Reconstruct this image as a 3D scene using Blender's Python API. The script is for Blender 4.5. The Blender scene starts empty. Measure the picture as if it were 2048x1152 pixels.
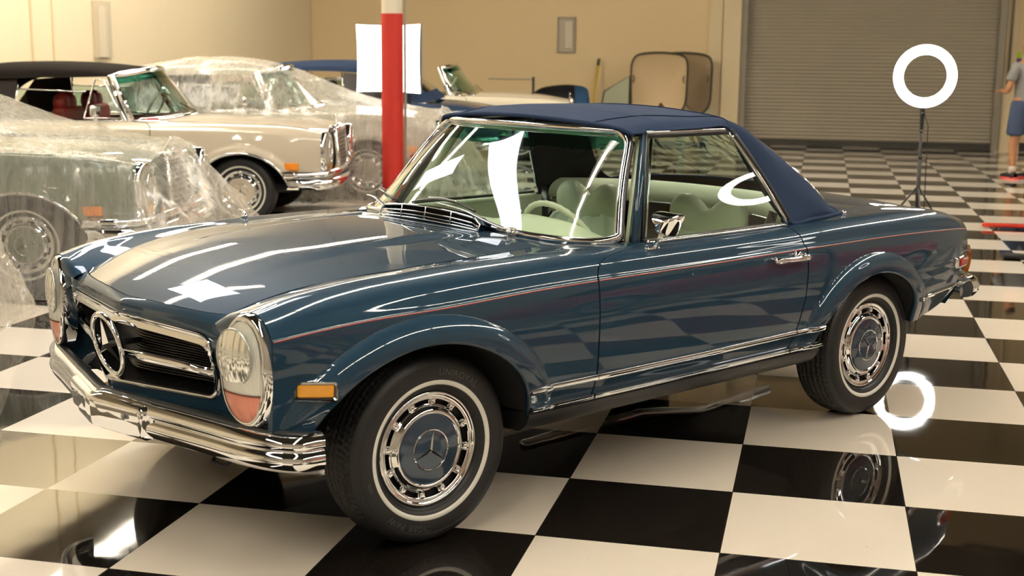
import bpy, bmesh, math, random
import numpy as np
from mathutils import Vector, Matrix
R = math.radians
PI = math.pi
random.seed(7); RNG = np.random.default_rng(7)
scene = bpy.context.scene
COL = scene.collection
# ---------------------------------------------------------------- camera
def make_camera():
    yaw, pit, rol = -0.231744, -0.179884, 0.009079
    cy, sy, cp, sp = math.cos(yaw), math.sin(yaw), math.cos(pit), math.sin(pit)
    cr, sr = math.cos(rol), math.sin(rol)
    fwd = Vector((cp*sy, cp*cy, sp)); right = Vector((cy, -sy, 0)); up = right.cross(fwd)
    r2 = cr*right + sr*up; u2 = -sr*right + cr*up
    M = Matrix((r2, u2, -fwd)).transposed().to_4x4()
    M.translation = Vector((0.24965, -3.96521, 1.56156))
    cam = bpy.data.cameras.new('camera'); cam.sensor_width = 36
    cam.lens = 2600.9*36/2048; cam.clip_start = .05; cam.clip_end = 100
    cam.dof.use_dof = True; cam.dof.focus_distance = 4.9; cam.dof.aperture_fstop = 4.0
    o = bpy.data.objects.new('camera', cam); COL.objects.link(o); o.matrix_world = M
    scene.camera = o
make_camera()
# ---------------------------------------------------------------- world + exposure
w = bpy.data.worlds.new('world'); scene.world = w; w.use_nodes = True
w.node_tree.nodes['Background'].inputs[0].default_value = (1.0, .80, .56, 1)
w.node_tree.nodes['Background'].inputs[1].default_value = .05
vs = scene.view_settings
vs.view_transform = 'Standard'; vs.look = 'None'; vs.gamma = 1; vs.exposure = 0.0
# large room lights: area lamps just under the ceiling fixtures
def area(name, loc, rot, sx, sy, power, color):
    l = bpy.data.lights.new(name, 'AREA'); l.shape = 'RECTANGLE'; l.size = sx; l.size_y = sy
    l.energy = power; l.color = color
    o = bpy.data.objects.new(name, l); COL.objects.link(o); o.location = loc; o.rotation_euler = rot
    return o
WARM = (1.0, .80, .53)
# ---------------------------------------------------------------- materials
MATS = {}
def mat(name, color=(.5,.5,.5), rough=.5, metal=0., coat=0., trans=0., ior=1.45, emit=None, estr=0., alpha=1., spec=.5, sheen=0., coat_rough=.03, bump=None, vary=None, sss=0.):
    if name in MATS: return MATS[name]
    m = bpy.data.materials.new(name); m.use_nodes = True
    nt = m.node_tree; b = nt.nodes['Principled BSDF']
    I = b.inputs
    I['Base Color'].default_value = (*color, 1); I['Roughness'].default_value = rough
    I['Metallic'].default_value = metal; I['Coat Weight'].default_value = coat
    I['Coat Roughness'].default_value = coat_rough
    I['Transmission Weight'].default_value = trans; I['IOR'].default_value = ior
    I['Alpha'].default_value = alpha; I['Specular IOR Level'].default_value = spec
    I['Sheen Weight'].default_value = sheen; I['Subsurface Weight'].default_value = sss
    if emit: I['Emission Color'].default_value = (*emit, 1); I['Emission Strength'].default_value = estr
    if bump or vary:
        tc = nt.nodes.new('ShaderNodeTexCoord')
    if bump:
        scale, strength, dist = bump
        n = nt.nodes.new('ShaderNodeTexNoise'); n.inputs['Scale'].default_value = scale; n.inputs['Detail'].default_value = 4
        nt.links.new(tc.outputs['Object'], n.inputs['Vector'])
        bp = nt.nodes.new('ShaderNodeBump'); bp.inputs['Strength'].default_value = strength; bp.inputs['Distance'].default_value = dist
        nt.links.new(n.outputs['Fac'], bp.inputs['Height']); nt.links.new(bp.outputs['Normal'], I['Normal'])
    if vary:
        scale, amt = vary
        n = nt.nodes.new('ShaderNodeTexNoise'); n.inputs['Scale'].default_value = scale; n.inputs['Detail'].default_value = 5
        nt.links.new(tc.outputs['Object'], n.inputs['Vector'])
        mx = nt.nodes.new('ShaderNodeMix'); mx.data_type = 'RGBA'
        mx.inputs[6].default_value = (*[c*(1-amt) for c in color], 1); mx.inputs[7].default_value = (*[min(1, c*(1+amt)) for c in color], 1)
        nt.links.new(n.outputs['Fac'], mx.inputs[0]); nt.links.new(mx.outputs[2], I['Base Color'])
    MATS[name] = m
    return m
chrome = mat('chrome', (.90,.92,.95), .035, 1.)
alu = mat('brushed aluminium', (.72,.72,.71), .22, 1.)
def paint(name, c, metal=.35):
    return mat(name, c, .45, metal, coat=1., coat_rough=.012, spec=.1)
blue = paint('blue metallic paint', (.0095,.033,.061), .17)
rubber = mat('black rubber', (.012,.012,.012), .55, bump=(60,.15,.002))
rubber_s = mat('black rubber seal', (.010,.010,.011), .4)
blackp = mat('satin black', (.012,.012,.013), .35)
under = mat('underbody black', (.006,.006,.007), .7)
navy = mat('navy canvas', (.019,.032,.068), .9, spec=.12, bump=(900,.25,.001), vary=(3,.15))
cream_l = mat('pale green grey leather', (.66,.69,.53), .42, bump=(140,.12,.002), vary=(6,.05))
cream_l2 = mat('pale green grey vinyl', (.62,.66,.50), .45, bump=(200,.1,.001))
carpet = mat('dark carpet', (.03,.03,.028), .9)
amber = mat('amber lens', (.88,.38,.01), .12, trans=.35, coat=1., bump=(420,.6,.002))
redlens = mat('red lens', (.55,.01,.012), .1, trans=.3, coat=1.)
# ---------------------------------------------------------------- helpers
def empty(name, loc=(0,0,0), rz=0., label=None, cat=None, group=None):
    o = bpy.data.objects.new(name, None); COL.objects.link(o); o.location = loc; o.rotation_euler = (0,0,rz)
    o.empty_display_size = .1
    tag(o, label, cat, group); return o
def tag(o, label=None, cat=None, group=None, kind=None):
    if label: o['label'] = label
    if cat: o['category'] = cat
    if group: o['group'] = group
    if kind: o['kind'] = kind
    return o
def mk(name, verts, faces, m, parent=None, smooth=True, sharp=None, loc=None, rot=None, label=None):
    me = bpy.data.meshes.new(name)
    me.from_pydata([tuple(map(float, v)) for v in verts], [], [tuple(int(i) for i in f) for f in faces])
    if isinstance(m, (list, tuple)):
        for x in m: me.materials.append(x)
    else: me.materials.append(m)
    bm = bmesh.new(); bm.from_mesh(me); bmesh.ops.recalc_face_normals(bm, faces=bm.faces[:]); bm.to_mesh(me); bm.free()
    if smooth:
        me.shade_smooth()
        if sharp: me.set_sharp_from_angle(angle=R(sharp))
    o = bpy.data.objects.new(name, me); COL.objects.link(o)
    if parent: o.parent = parent
    if loc is not None: o.location = loc
    if rot is not None: o.rotation_euler = rot
    if label: o['label'] = label
    return o
class MB:
    "collects shapes into one mesh"
    def __init__(s): s.v = []; s.f = []; s.n = 0
    def add(s, v, f):
        v = np.asarray(v, float); s.v.append(v); s.f += [tuple(i + s.n for i in q) for q in f]; s.n += len(v); return s
    def grid(s, P, closed_u=False, closed_v=False, flip=False):
        n, m = P.shape[:2]; f = []
        for i in range(n if closed_u else n-1):
            for j in range(m if closed_v else m-1):
                a = i*m+j; b = ((i+1) % n)*m+j; c = ((i+1) % n)*m+(j+1) % m; d = i*m+(j+1) % m
                f.append((a,d,c,b) if flip else (a,b,c,d))
        return s.add(P.reshape(-1,3), f)
    def box(s, c, d, rz=0., bev=0., M=None):
        x, y, z = [k/2 for k in d]
        if bev > 0:
            bm = bmesh.new(); bmesh.ops.create_cube(bm, size=1); bmesh.ops.scale(bm, vec=d, verts=bm.verts)
            bmesh.ops.bevel(bm, geom=bm.edges[:], offset=bev, segments=3, affect='EDGES', profile=.5); bm.verts.index_update()
            v = np.array([q.co[:] for q in bm.verts]); f = [[q.index for q in p.verts] for p in bm.faces]; bm.free()
        else:
            v = np.array([(i,j,k) for i in (-x,x) for j in (-y,y) for k in (-z,z)])
            f = [(0,1,3,2),(4,6,7,5),(0,4,5,1),(2,3,7,6),(0,2,6,4),(1,5,7,3)]
        if M is not None: v = v @ np.array(M.to_3x3()).T
        if rz: c_, s_ = math.cos(rz), math.sin(rz); v = v @ np.array([[c_,s_,0],[-s_,c_,0],[0,0,1]])
        return s.add(v + np.array(c), f)
    def tube(s, pts, r, n=10, closed=False, cap=True, squash=None):
        P = np.asarray(pts, float); k = len(P)
        r = np.full(k, r) if np.isscalar(r) else np.asarray(r, float)
        T = np.roll(P,-1,0)-np.roll(P,1,0) if closed else np.gradient(P, axis=0)
        T /= np.linalg.norm(T, axis=1)[:,None]+1e-12
        up = np.array([0,0,1.]) if abs(T[0,2]) < .9 else np.array([1.,0,0])
        N = np.zeros_like(P); nv = np.cross(T[0], up); nv = np.cross(nv, T[0]); N[0] = nv/np.linalg.norm(nv)
        for i in range(1,k):
            v = N[i-1]-T[i]*(N[i-1]@T[i]); N[i] = v/np.linalg.norm(v)
        B = np.cross(T, N); a = np.linspace(0, 2*PI, n, endpoint=False)
        sx, sy = squash or (1,1)
        G = P[:,None]+r[:,None,None]*(np.cos(a)[None,:,None]*N[:,None]*sx+np.sin(a)[None,:,None]*B[:,None]*sy)
        base = s.n; s.grid(G, closed_u=closed, closed_v=True, flip=True)
        if cap and not closed:
            s.f.append(tuple(base+i for i in range(n))); s.f.append(tuple(base+(k-1)*n+i for i in reversed(range(n))))
        return s
    def lathe(s, prof, n=48, axis='y', c=(0,0,0), arc=None):
        "prof rows (radius, along-axis)"
        pr = np.asarray(prof, float); a = np.linspace(0, 2*PI, n, endpoint=False)
        cr_, sr_ = np.cos(a)[:,None], np.sin(a)[:,None]
        r, h = pr[:,0][None], pr[:,1][None]+0*cr_
        G = {'y': np.stack([r*cr_, h, r*sr_], -1), 'z': np.stack([r*cr_, r*sr_, h], -1), 'x': np.stack([h, r*cr_, r*sr_], -1)}[axis]
        return s.grid(G+np.array(c), closed_u=True, flip=(axis=='y'))
    def prism(s, outline, h0, h1, axis='z'):
        o = np.asarray(outline, float); n = len(o)
        def P(h): return {'z': np.c_[o, np.full(n,h)], 'y': np.c_[o[:,0], np.full(n,h), o[:,1]], 'x': np.c_[np.full(n,h), o]}[axis]
        v = np.r_[P(h0), P(h1)]
        f = [tuple(range(n))[::-1], tuple(range(n,2*n))]+[(i,(i+1)%n,n+(i+1)%n,n+i) for i in range(n)]
        return s.add(v, f)
    def build(s, name, m, parent=None, **k):
        return mk(name, np.concatenate(s.v), s.f, m, parent, **k)
def smoothstep(x): x = np.clip(x, 0, 1); return x*x*(3-2*x)
def pchip(xs, ys):
    xs = np.asarray(xs, float); ys = np.asarray(ys, float)
    if xs[0] > xs[-1]: xs, ys = xs[::-1], ys[::-1]
    h = np.diff(xs); d = np.diff(ys)/h; m = np.zeros(len(xs)); 
    for i in range(1, len(xs)-1):
        m[i] = (d[i-1]*h[i]+d[i]*h[i-1])/(h[i]+h[i-1])
    m[0] = d[0]; m[-1] = d[-1]
    def f(x):
        x = np.asarray(x, float); i = np.clip(np.searchsorted(xs, x)-1, 0, len(xs)-2)
        t = np.clip((x-xs[i])/h[i], -.3, 1.3); t2 = t*t; t3 = t2*t
        return (2*t3-3*t2+1)*ys[i]+(t3-2*t2+t)*h[i]*m[i]+(-2*t3+3*t2)*ys[i+1]+(t3-t2)*h[i]*m[i+1]
    return f
def cr1(P, t):
    "Catmull-Rom through control rows P at parameters t in [0, n-1]"
    P = np.asarray(P, float); n = len(P); i = np.clip(np.floor(t).astype(int), 0, n-2); u = (t-i)
    ext = np.concatenate([2*P[:1]-P[1:2], P, 2*P[-1:]-P[-2:-1]])
    p0, p1, p2, p3 = ext[i], ext[i+1], ext[i+2], ext[i+3]
    u = u.reshape((-1,)+(1,)*(P.ndim-1))
    return .5*(2*p1+(p2-p0)*u+(2*p0-5*p1+4*p2-p3)*u**2+(3*p1-p0-3*p2+p3)*u**3)
def csurf(net, nu, nv):
    "bicubic surface through a control net (rows, cols, 3)"
    net = np.asarray(net, float)
    A = cr1(net, np.linspace(0, net.shape[0]-1, nu))
    B = cr1(np.swapaxes(A, 0, 1), np.linspace(0, net.shape[1]-1, nv))
    return np.swapaxes(B, 0, 1)
def mir(P): return P*np.array([1,-1,1])
def normals(P):
    du = np.gradient(P, axis=0); dv = np.gradient(P, axis=1); n = np.cross(du, dv)
    return n/(np.linalg.norm(n, axis=-1, keepdims=True)+1e-12)
def panel(name, P, m, parent, side=1, flange=.014, thick=None, flip=False, mb_only=False):
    "sheet-metal panel from a point grid with its edges folded inwards; side=-1 mirrors it"
    N = normals(P); q_ = P-np.array([0,0,.35]); q_[...,0] = 0
    if np.sum(N*q_) < 0: N = -N
    ring = np.concatenate([P[:,0], P[-1,1:], P[-2::-1,-1], P[0,-2:0:-1]])
    rn = np.concatenate([N[:,0], N[-1,1:], N[-2::-1,-1], N[0,-2:0:-1]])
    S = np.array([1,side,1])
    mb = MB(); fl = flip if side == 1 else not flip
    mb.grid(P*S, flip=fl)
    if flange: mb.grid(np.stack([ring, ring-rn*flange], 1)*S, closed_u=True, flip=not fl)
    if mb_only: return mb
    return mb.build(name, m, parent, sharp=40)
def dup_tree(o, parent=None):
    c = o.copy(); COL.objects.link(c)
    if parent: c.parent = parent
    for ch in [x for x in bpy.data.objects if x.parent == o]: dup_tree(ch, c)
    return c
# ================================================================= room
def floor():
    m = bpy.data.materials.new('polished chequer tiles'); m.use_nodes = True; nt = m.node_tree; b = nt.nodes['Principled BSDF']
    L = nt.links.new; tc = nt.nodes.new('ShaderNodeTexCoord')
    def math_(op, a, b_=None, c=None):
        n = nt.nodes.new('ShaderNodeMath'); n.operation = op
        for i, x in enumerate((a, b_, c)):
            if x is None: continue
            if isinstance(x, (int, float)): n.inputs[i].default_value = x
            else: L(x, n.inputs[i])
        return n.outputs[0]
    sp = nt.nodes.new('ShaderNodeSeparateXYZ'); L(tc.outputs['Object'], sp.inputs[0])
    gx = math_('DIVIDE', sp.outputs[0], .6); gy = math_('DIVIDE', sp.outputs[1], .6)
    fx, fy = math_('FLOOR', gx), math_('FLOOR', gy)
    par = math_('FLOORED_MODULO', math_('ADD', fx, fy), 2.0)      # 0 -> light tile
    def line(g): 
        f = math_('FRACT', g); d = math_('MINIMUM', f, math_('SUBTRACT', 1.0, f)); return math_('LESS_THAN', d, .0025)
    grout = math_('MAXIMUM', line(gx), line(gy))
    wn = nt.nodes.new('ShaderNodeTexWhiteNoise'); wn.noise_dimensions = '2D'
    cb = nt.nodes.new('ShaderNodeCombineXYZ'); L(fx, cb.inputs[0]); L(fy, cb.inputs[1]); L(cb.outputs[0], wn.inputs['Vector'])
    ns = nt.nodes.new('ShaderNodeTexNoise'); ns.inputs['Scale'].default_value = 2.2; ns.inputs['Detail'].default_value = 6; L(tc.outputs['Object'], ns.inputs['Vector'])
    def mixc(f, a, b_):
        n = nt.nodes.new('ShaderNodeMix'); n.data_type = 'RGBA'
        L(f, n.inputs[0])
        for i, x in ((6,a),(7,b_)):
            if isinstance(x, tuple): n.inputs[i].default_value = (*x, 1)
            else: L(x, n.inputs[i])
        return n.outputs[2]
    light = mixc(ns.outputs[0], (.71,.635,.535), (.77,.70,.60))
    dark = mixc(ns.outputs[0], (.006,.005,.004), (.012,.0095,.0075))
    sc = nt.nodes.new('ShaderNodeTexNoise'); sc.inputs['Scale'].default_value = 36; sc.inputs['Detail'].default_value = 2; L(tc.outputs['Object'], sc.inputs['Vector'])
    specks = math_('GREATER_THAN', sc.outputs[0], .765)
    light = mixc(specks, light, (.45,.35,.22))
    col = mixc(par, light, dark); col = mixc(grout, col, (.03,.022,.014)); L(col, b.inputs['Base Color'])
    sm = nt.nodes.new('ShaderNodeTexNoise'); sm.inputs['Scale'].default_value = 1.3; sm.inputs['Detail'].default_value = 7; L(tc.outputs['Object'], sm.inputs['Vector'])
    mr = nt.nodes.new('ShaderNodeMapRange'); mr.inputs[1].default_value = .35; mr.inputs[2].default_value = .75; mr.inputs[3].default_value = .015; mr.inputs[4].default_value = .065
    L(sm.outputs[0], mr.inputs[0]); L(mr.outputs[0], b.inputs['Roughness'])
    b.inputs['IOR'].default_value = 1.62
    # every tile lies a touch off level, plus polish waviness
    n2 = nt.nodes.new('ShaderNodeTexNoise'); n2.inputs['Scale'].default_value = 5.; n2.inputs['Detail'].default_value = 1; L(tc.outputs['Object'], n2.inputs['Vector'])
    bp = nt.nodes.new('ShaderNodeBump'); bp.inputs['Strength'].default_value = .25; bp.inputs['Distance'].default_value = .0022
    hgt = math_('SUBTRACT', math_('MULTIPLY', n2.outputs[0], .6), math_('MULTIPLY', grout, .5)); L(hgt, bp.inputs['Height']); L(bp.outputs[0], b.inputs['Normal'])
    o = mk('floor', [(-9.11,-9,0),(10,-9,0),(10,19.2,0),(-9.11,19.2,0)], [(0,1,2,3)], m, smooth=False); tag(o, kind='structure')
floor()
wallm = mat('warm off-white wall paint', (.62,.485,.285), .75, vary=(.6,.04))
leftm = mat('brightened left wall paint', (.70,.60,.42), .75, vary=(.6,.03))  # paler than the back wall: its brighter lighting is put into the colour
trimm = mat('wall trim paint', (.60,.49,.31), .6)
def struct(name, mb, m, **k): return tag(mb.build(name, m, smooth=False, **k), kind='structure')
H = 7.0
mb = MB()  # back wall with the door opening x -1.15..3.07 up to 4.2
mb.box((-5.15,19.35,H/2),(7.90,.3,H)); mb.box((6.55,19.35,H/2),(6.9,.3,H)); mb.box((.95,19.35,5.6),(4.3,.3,2.8)); struct('wall_back', mb, wallm)
mb = MB(); mb.box((-9.26,5.3,H/2),(.3,28.6,H)); struct('wall_left', mb, leftm)
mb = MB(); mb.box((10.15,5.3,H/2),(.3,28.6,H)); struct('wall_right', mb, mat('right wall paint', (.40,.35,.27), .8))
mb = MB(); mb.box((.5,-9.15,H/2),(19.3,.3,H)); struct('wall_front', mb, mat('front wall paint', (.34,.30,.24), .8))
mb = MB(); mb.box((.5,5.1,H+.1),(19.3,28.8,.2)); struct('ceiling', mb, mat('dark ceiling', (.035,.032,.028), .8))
mb = MB(); mb.box((-9.095,4.6+.0,2.4),(.03,4.2,4.8)); struct('trim_1', mb, mat('pale wall sheeting', (.70,.66,.55), .6))
mb = MB(); mb.box((-9.10,10.27,2.6),(.02,.03,5.2)); mb.box((-9.10,10.72,2.6),(.02,.02,5.2)); struct('trim_2', mb, trimm)
mb = MB(); mb.box((6.6,19.19,.07),(7.0,.03,.14)); struct('baseboard_back', mb, mat('black baseboard', (.012,.011,.010), .5))
# pilaster left of the door
mb = MB(); mb.box((-1.34,19.12,H/2),(.30,.16,H)); mb.box((-1.62,19.16,H/2),(.22,.08,H)); struct('trim_3', mb, trimm)
# rolling door: curved slats in side guides
def roll_door():
    x0, x1, y = -1.10, 3.02, 19.26; sl = .062; G = []
    zz = []; yy = []
    z = .10
    while z < 4.2:
        for t in (0,.18,.5,.82): zz.append(z+t*sl); yy.append(y-.016*math.sin(PI*t))
        z += sl
    G = np.array([[(x, yy[i], zz[i]) for x in (x0,x1)] for i in range(len(zz))])
    root = empty('door_1', (0,0,0)); tag(root, kind='structure')
    MB().grid(G).build('door_slats', mat('painted steel slats', (.30,.262,.20), .55, .1, vary=(1.2,.10)), root, sharp=20)
    mb = MB(); mb.box((.95,19.24,.055),(4.1,.05,.10)); mb.build('bottom_bar', mat('dark rubber bar', (.03,.027,.02), .6), root, smooth=False)
    for x in (-1.14, 3.06):
        mb = MB(); mb.box((x,19.15,2.15),(.11,.10,4.3)); 
        for k in range(8): mb.tube([(x,19.10,.3+.5*k),(x,19.085,.3+.5*k)], .012, 8)
        mb.build('door_guide', mat('door guide steel', (.22,.195,.15), .5, .3), root, smooth=False)
roll_door()
mb = MB(); mb.box((3.42,19.15,2.6),(.05,.06,5.2)); mb.box((3.22,19.18,2.6),(.18,.05,5.2)); struct('trim_4', mb, trimm)
mb = MB(); mb.tube([(3.19,19.08,1.1),(3.19,19.08,4.5)], .022, 8); tag(mb.build('conduit_pipe', mat('pipe paint dark', (.12,.10,.07), .5)), 'thin dark vertical pipe on the wall right of the rolling door', 'pipe')
# wall recesses / boxes
bx = empty('wall_hatch', (-4.26,19.19,1.86), 0, 'pale framed hatch set in the back wall between the column and the hardtops', 'hatch')
mb = MB(); 
for c, d in (((0,0,.30),(.33,.05,.03)),((0,0,-.30),(.33,.05,.03)),((-.15,0,0),(.03,.05,.60)),((.15,0,0),(.03,.05,.60))): mb.box(c,d)
mb.build('frame', mat('hatch frame paint', (.30,.265,.20), .6), bx, smooth=False)
mb = MB(); mb.box((0,.005,0),(.30,.01,.60)); mb.build('backing', mat('hatch backing', (.44,.39,.29), .7), bx, smooth=False)
mb = MB(); mb.box((.045,-.02,0),(.15,.02,.48), bev=.008); mb.box((-.045,-.02,0),(.02,.03,.48)); mb.build('hatch_door', mat('hatch door paint', (.52,.465,.36), .6), bx, smooth=False)
bx = empty('wall_niche_frame', (-9.09,11.85,1.80), 0, 'narrow tall frame standing proud on the left wall above the cream car', 'frame')
mb = MB(); mb.box((0,0,0),(.04,.42,.74)); mb.build('backing', mat('niche shade paint', (.50,.43,.31), .7), bx, smooth=False)
mb = MB(); mb.box((.03,-.05,-.03),(.04,.14,.66)); mb.box((.04,.04,-.03),(.03,.02,.66)); mb.build('post', mat('niche post paint', (.60,.53,.40), .6), bx, smooth=False)
# ---------------------------------------------------------------- ceiling strip lights
def strip_light():
    o = empty('ceiling_strip_light')
    mb = MB(); mb.box((0,0,.06),(.18,2.44,.05), bev=.01); mb.box((-.15,0,.035),(.14,2.44,.012), M=Matrix.Rotation(R(-25),3,'Y')); mb.box((.15,0,.035),(.14,2.44,.012), M=Matrix.Rotation(R(25),3,'Y')); mb.build('fixture_body', mat('fixture white', (.7,.68,.62), .5), o)  # side wings added to keep tube light off the ceiling and upper walls
    for dx in (-.045,.045):
        mb = MB(); mb.tube([(dx,-1.19,0),(dx,1.19,0)], .019, 10)
        mb.build('fluorescent_tube', mat('fluorescent tube glow', (1,1,1), .4, emit=(1.,.90,.745), estr=92.), o)
    return o
SL = strip_light(); first = True
SLP = [(-6.5, y, 0) for y in (7.0,9.5,12.0,14.5)]+[(-8.2, y, 0) for y in (8.2,10.7)]+[(-5.95,4.55,68),(-8.25,3.6,68)]+[(x, y, 0) for x in (-1.0,4.3) for y in (-6.2,-3.7,-1.2,1.3,3.8,6.3,8.8,11.3,13.8)]+[(-4.5,y,0) for y in (-6.2,-3.7)]  # fittings by the left wall and farthest back added to brighten those walls
for k, (x, y, a) in enumerate(SLP):
    o = SL if first else dup_tree(SL); first = False
    o.location = (x, y, 4.6); o.rotation_euler = (0,0,R(-a)); tag(o, 'white twin-tube fluorescent fitting hung above, out of the picture', 'ceiling light', 'ceiling strip lights')
# ================================================================= body surface machinery
class Body:
    """half body section lines: for each nominal x a list of (y, z) knots from sill to centre"""
    def __init__(s, xs, secs, arches, flare=(.034,.072)):
        s.xs = np.array(xs, float); A = np.array(secs, float)      # (nx, nl, 2)
        o = np.argsort(s.xs); s.xs = s.xs[o]; A = A[o]
        s.fy = [pchip(s.xs, A[:,i,0]) for i in range(A.shape[1])]
        s.fz = [pchip(s.xs, A[:,i,1]) for i in range(A.shape[1])]
        s.nl = A.shape[1]; s.arches = arches; s.flare = flare
    def knots(s, x):
        return np.stack([np.stack([f(x) for f in s.fy], -1), np.stack([f(x) for f in s.fz], -1)], -1)
    def S(s, x, v, flare=True):
        x, v = np.broadcast_arrays(np.asarray(x, float), np.asarray(v, float)); sh = x.shape
        x = x.ravel(); v = v.ravel(); K = s.knots(x)
        K = np.concatenate([2*K[:,:1]-K[:,1:2], K, 2*K[:,-1:]-K[:,-2:-1]], 1)
        i = np.clip(np.floor(v).astype(int), 0, s.nl-2); u = (v-i)[:,None]; r = np.arange(len(x))
        p0, p1, p2, p3 = K[r,i], K[r,i+1], K[r,i+2], K[r,i+3]
        d0 = np.sqrt(np.linalg.norm(p1-p0, axis=1))[:,None]+1e-6; d1 = np.sqrt(np.linalg.norm(p2-p1, axis=1))[:,None]+1e-6; d2 = np.sqrt(np.linalg.norm(p3-p2, axis=1))[:,None]+1e-6
        m1 = (p2-p1) + d1*((p1-p0)/d0 - (p2-p0)/(d0+d1)); m2 = (p2-p1) + d1*((p3-p2)/d2 - (p3-p1)/(d1+d2))
        u2 = u*u; u3 = u2*u
        q = (2*u3-3*u2+1)*p1+(u3-2*u2+u)*m1+(-2*u3+3*u2)*p2+(u3-u2)*m2
        y = q[:,0].copy(); z = q[:,1]
        if flare:
            for (xc, zc, a, b) in s.arches:
                re = np.sqrt(((x-xc)/a)**2+((z-zc)/b)**2)
                d = (re-1)*(a+b)/2
                t = np.clip((d-.012)/s.flare[1], 0, 1)
                f = s.flare[0]*np.power(np.maximum(1-t*t,0), .8)
                f = np.where(d < -.05, 0, f)*smoothstep((4.6-v)/1.0)*(.35+.65*smoothstep((z-.42)/.16))
                y += f
        return np.stack([x, y, z], -1).reshape(sh+(3,))
    def vz(s, x, z):
        "section parameter at which the side reaches height z"
        out = []
        vv = np.linspace(0, 4, 161)
        for xi, zi in zip(np.atleast_1d(x), np.atleast_1d(z)):
            Z = s.S(np.full(161, xi), vv, False)[:,2]; out.append(np.interp(zi, Z, vv))
        return np.array(out)
    def vbottom(s, x):
        x = np.asarray(x, float); z = np.full(x.shape, -1.)
        for (xc, zc, a, b) in s.arches:
            k = np.clip(1-((x-xc)/a)**2, 0, None); za = np.where(k > 0, zc+b*np.sqrt(k), -1); z = np.maximum(z, za)
        return s.vz(x, z)
    def xsamples(s, x0, x1, step=.02, dense=.005):
        X = [x0, x1]+list(np.arange(x0, x1, step))
        for (xc, zc, a, b) in s.arches:
            th = np.linspace(-PI/2, PI/2, 150); X += [q for q in xc+a*np.sin(th) if x0 < q < x1]
            X += [q for q in np.arange(xc-a-.12, xc+a+.12, dense) if x0 < q < x1]
        X = np.unique(np.round(np.clip(sorted(X), x0, x1), 5)); keep = [X[0]]
        for q in X[1:]:
            if q-keep[-1] > .0012: keep.append(q)
        keep[-1] = x1
        return np.array(keep)
    def strip(s, x0, x1, v0, v1, nv, off=0., bottom=False, step=.02, dense=.005):
        X = s.xsamples(min(x0,x1), max(x0,x1), step, dense)
        a = np.full(len(X), float(v0))
        if bottom: a = np.minimum(np.maximum(a, s.vbottom(X)), v1-.02)
        t = np.linspace(0, 1, nv)[None]
        V = a[:,None]*(1-t)+v1*t
        P = s.S(X[:,None]+0*V, V)
        if off: P = P+normals(P)*off
        return P

# ---- blue roadster: section knots (y, z)
_sec = {
 1.775: [(.765,.400),(.788,.470),(.799,.580),(.802,.680),(.801,.746),(.795,.757),(.768,.790),(.724,.812),(.672,.813),(.590,.800),(.508,.768)],
 1.66: [(.785,.385),(.808,.465),(.822,.590),(.826,.690),(.821,.762),(.814,.773),(.790,.812),(.745,.838),(.690,.844),(.605,.826),(.530,.808)],
 1.50: [(.805,.378),(.832,.462),(.846,.600),(.846,.695),(.836,.775),(.828,.787),(.803,.828),(.758,.858),(.703,.866),(.640,.855),(.576,.846)],
 1.20: [(.830,.375),(.858,.462),(.868,.600),(.866,.710),(.853,.783),(.845,.796),(.822,.842),(.780,.872),(.728,.884),(.675,.880),(.640,.876)],
 .80: [(.838,.375),(.868,.462),(.878,.600),(.875,.715),(.861,.797),(.852,.810),(.830,.852),(.790,.879),(.740,.889),(.690,.889),(.648,.889)],
 .55: [(.840,.375),(.870,.462),(.880,.600),(.877,.718),(.863,.800),(.854,.813),(.833,.853),(.793,.878),(.745,.889),(.690,.891),(.626,.893)],
 .25: [(.840,.375),(.870,.462),(.880,.600),(.878,.718),(.864,.800),(.855,.813),(.836,.852),(.800,.874),(.762,.885),(.735,.889),(.700,.886)],
 -.20: [(.840,.375),(.870,.462),(.880,.600),(.878,.718),(.864,.801),(.855,.814),(.838,.850),(.803,.872),(.765,.884),(.742,.884),(.730,.872)],
 -.62: [(.840,.375),(.870,.464),(.880,.602),(.878,.718),(.864,.803),(.855,.816),(.838,.850),(.803,.874),(.760,.885),(.742,.886),(.730,.880)],
 -.80: [(.838,.375),(.868,.468),(.879,.604),(.877,.718),(.863,.803),(.854,.816),(.835,.854),(.798,.878),(.750,.887),(.725,.888),(.705,.888)],
 -1.20: [(.832,.378),(.862,.476),(.874,.606),(.871,.718),(.855,.801),(.846,.814),(.825,.853),(.785,.879),(.730,.889),(.660,.892),(.600,.894)],
 -1.60: [(.806,.400),(.842,.488),(.857,.606),(.854,.710),(.838,.790),(.829,.803),(.806,.842),(.768,.866),(.715,.876),(.650,.878),(.590,.878)],
 -1.85: [(.770,.448),(.803,.506),(.820,.604),(.820,.700),(.806,.776),(.798,.788),(.776,.818),(.742,.838),(.692,.846),(.630,.848),(.570,.848)],
 -1.97: [(.740,.478),(.768,.520),(.786,.604),(.788,.690),(.776,.764),(.769,.775),(.748,.797),(.716,.810),(.668,.815),(.610,.815),(.555,.815)]}
ARF = (1.265, .305, .440, .382); ARR = (-1.085, .315, .400, .350)
B = Body(list(_sec.keys()), list(_sec.values()), [ARF, ARR])
CAR_O = (-.84821, 1.28400, 0.); CAR_RZ = R(-125.7137)
car = empty('roadster', CAR_O, CAR_RZ, 'metallic dark blue classic roadster with a navy soft top in the middle of the floor', 'car')
def seam_x(v):
    "front shut line of the door: straight up the side, curving back over the shoulder"
    return np.interp(v, [0,1,2,3,4,5,5.6,6,6.5,7,7.4,8], [.552,.551,.550,.547,.543,.538,.525,.505,.455,.37,.28,.20])
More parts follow.
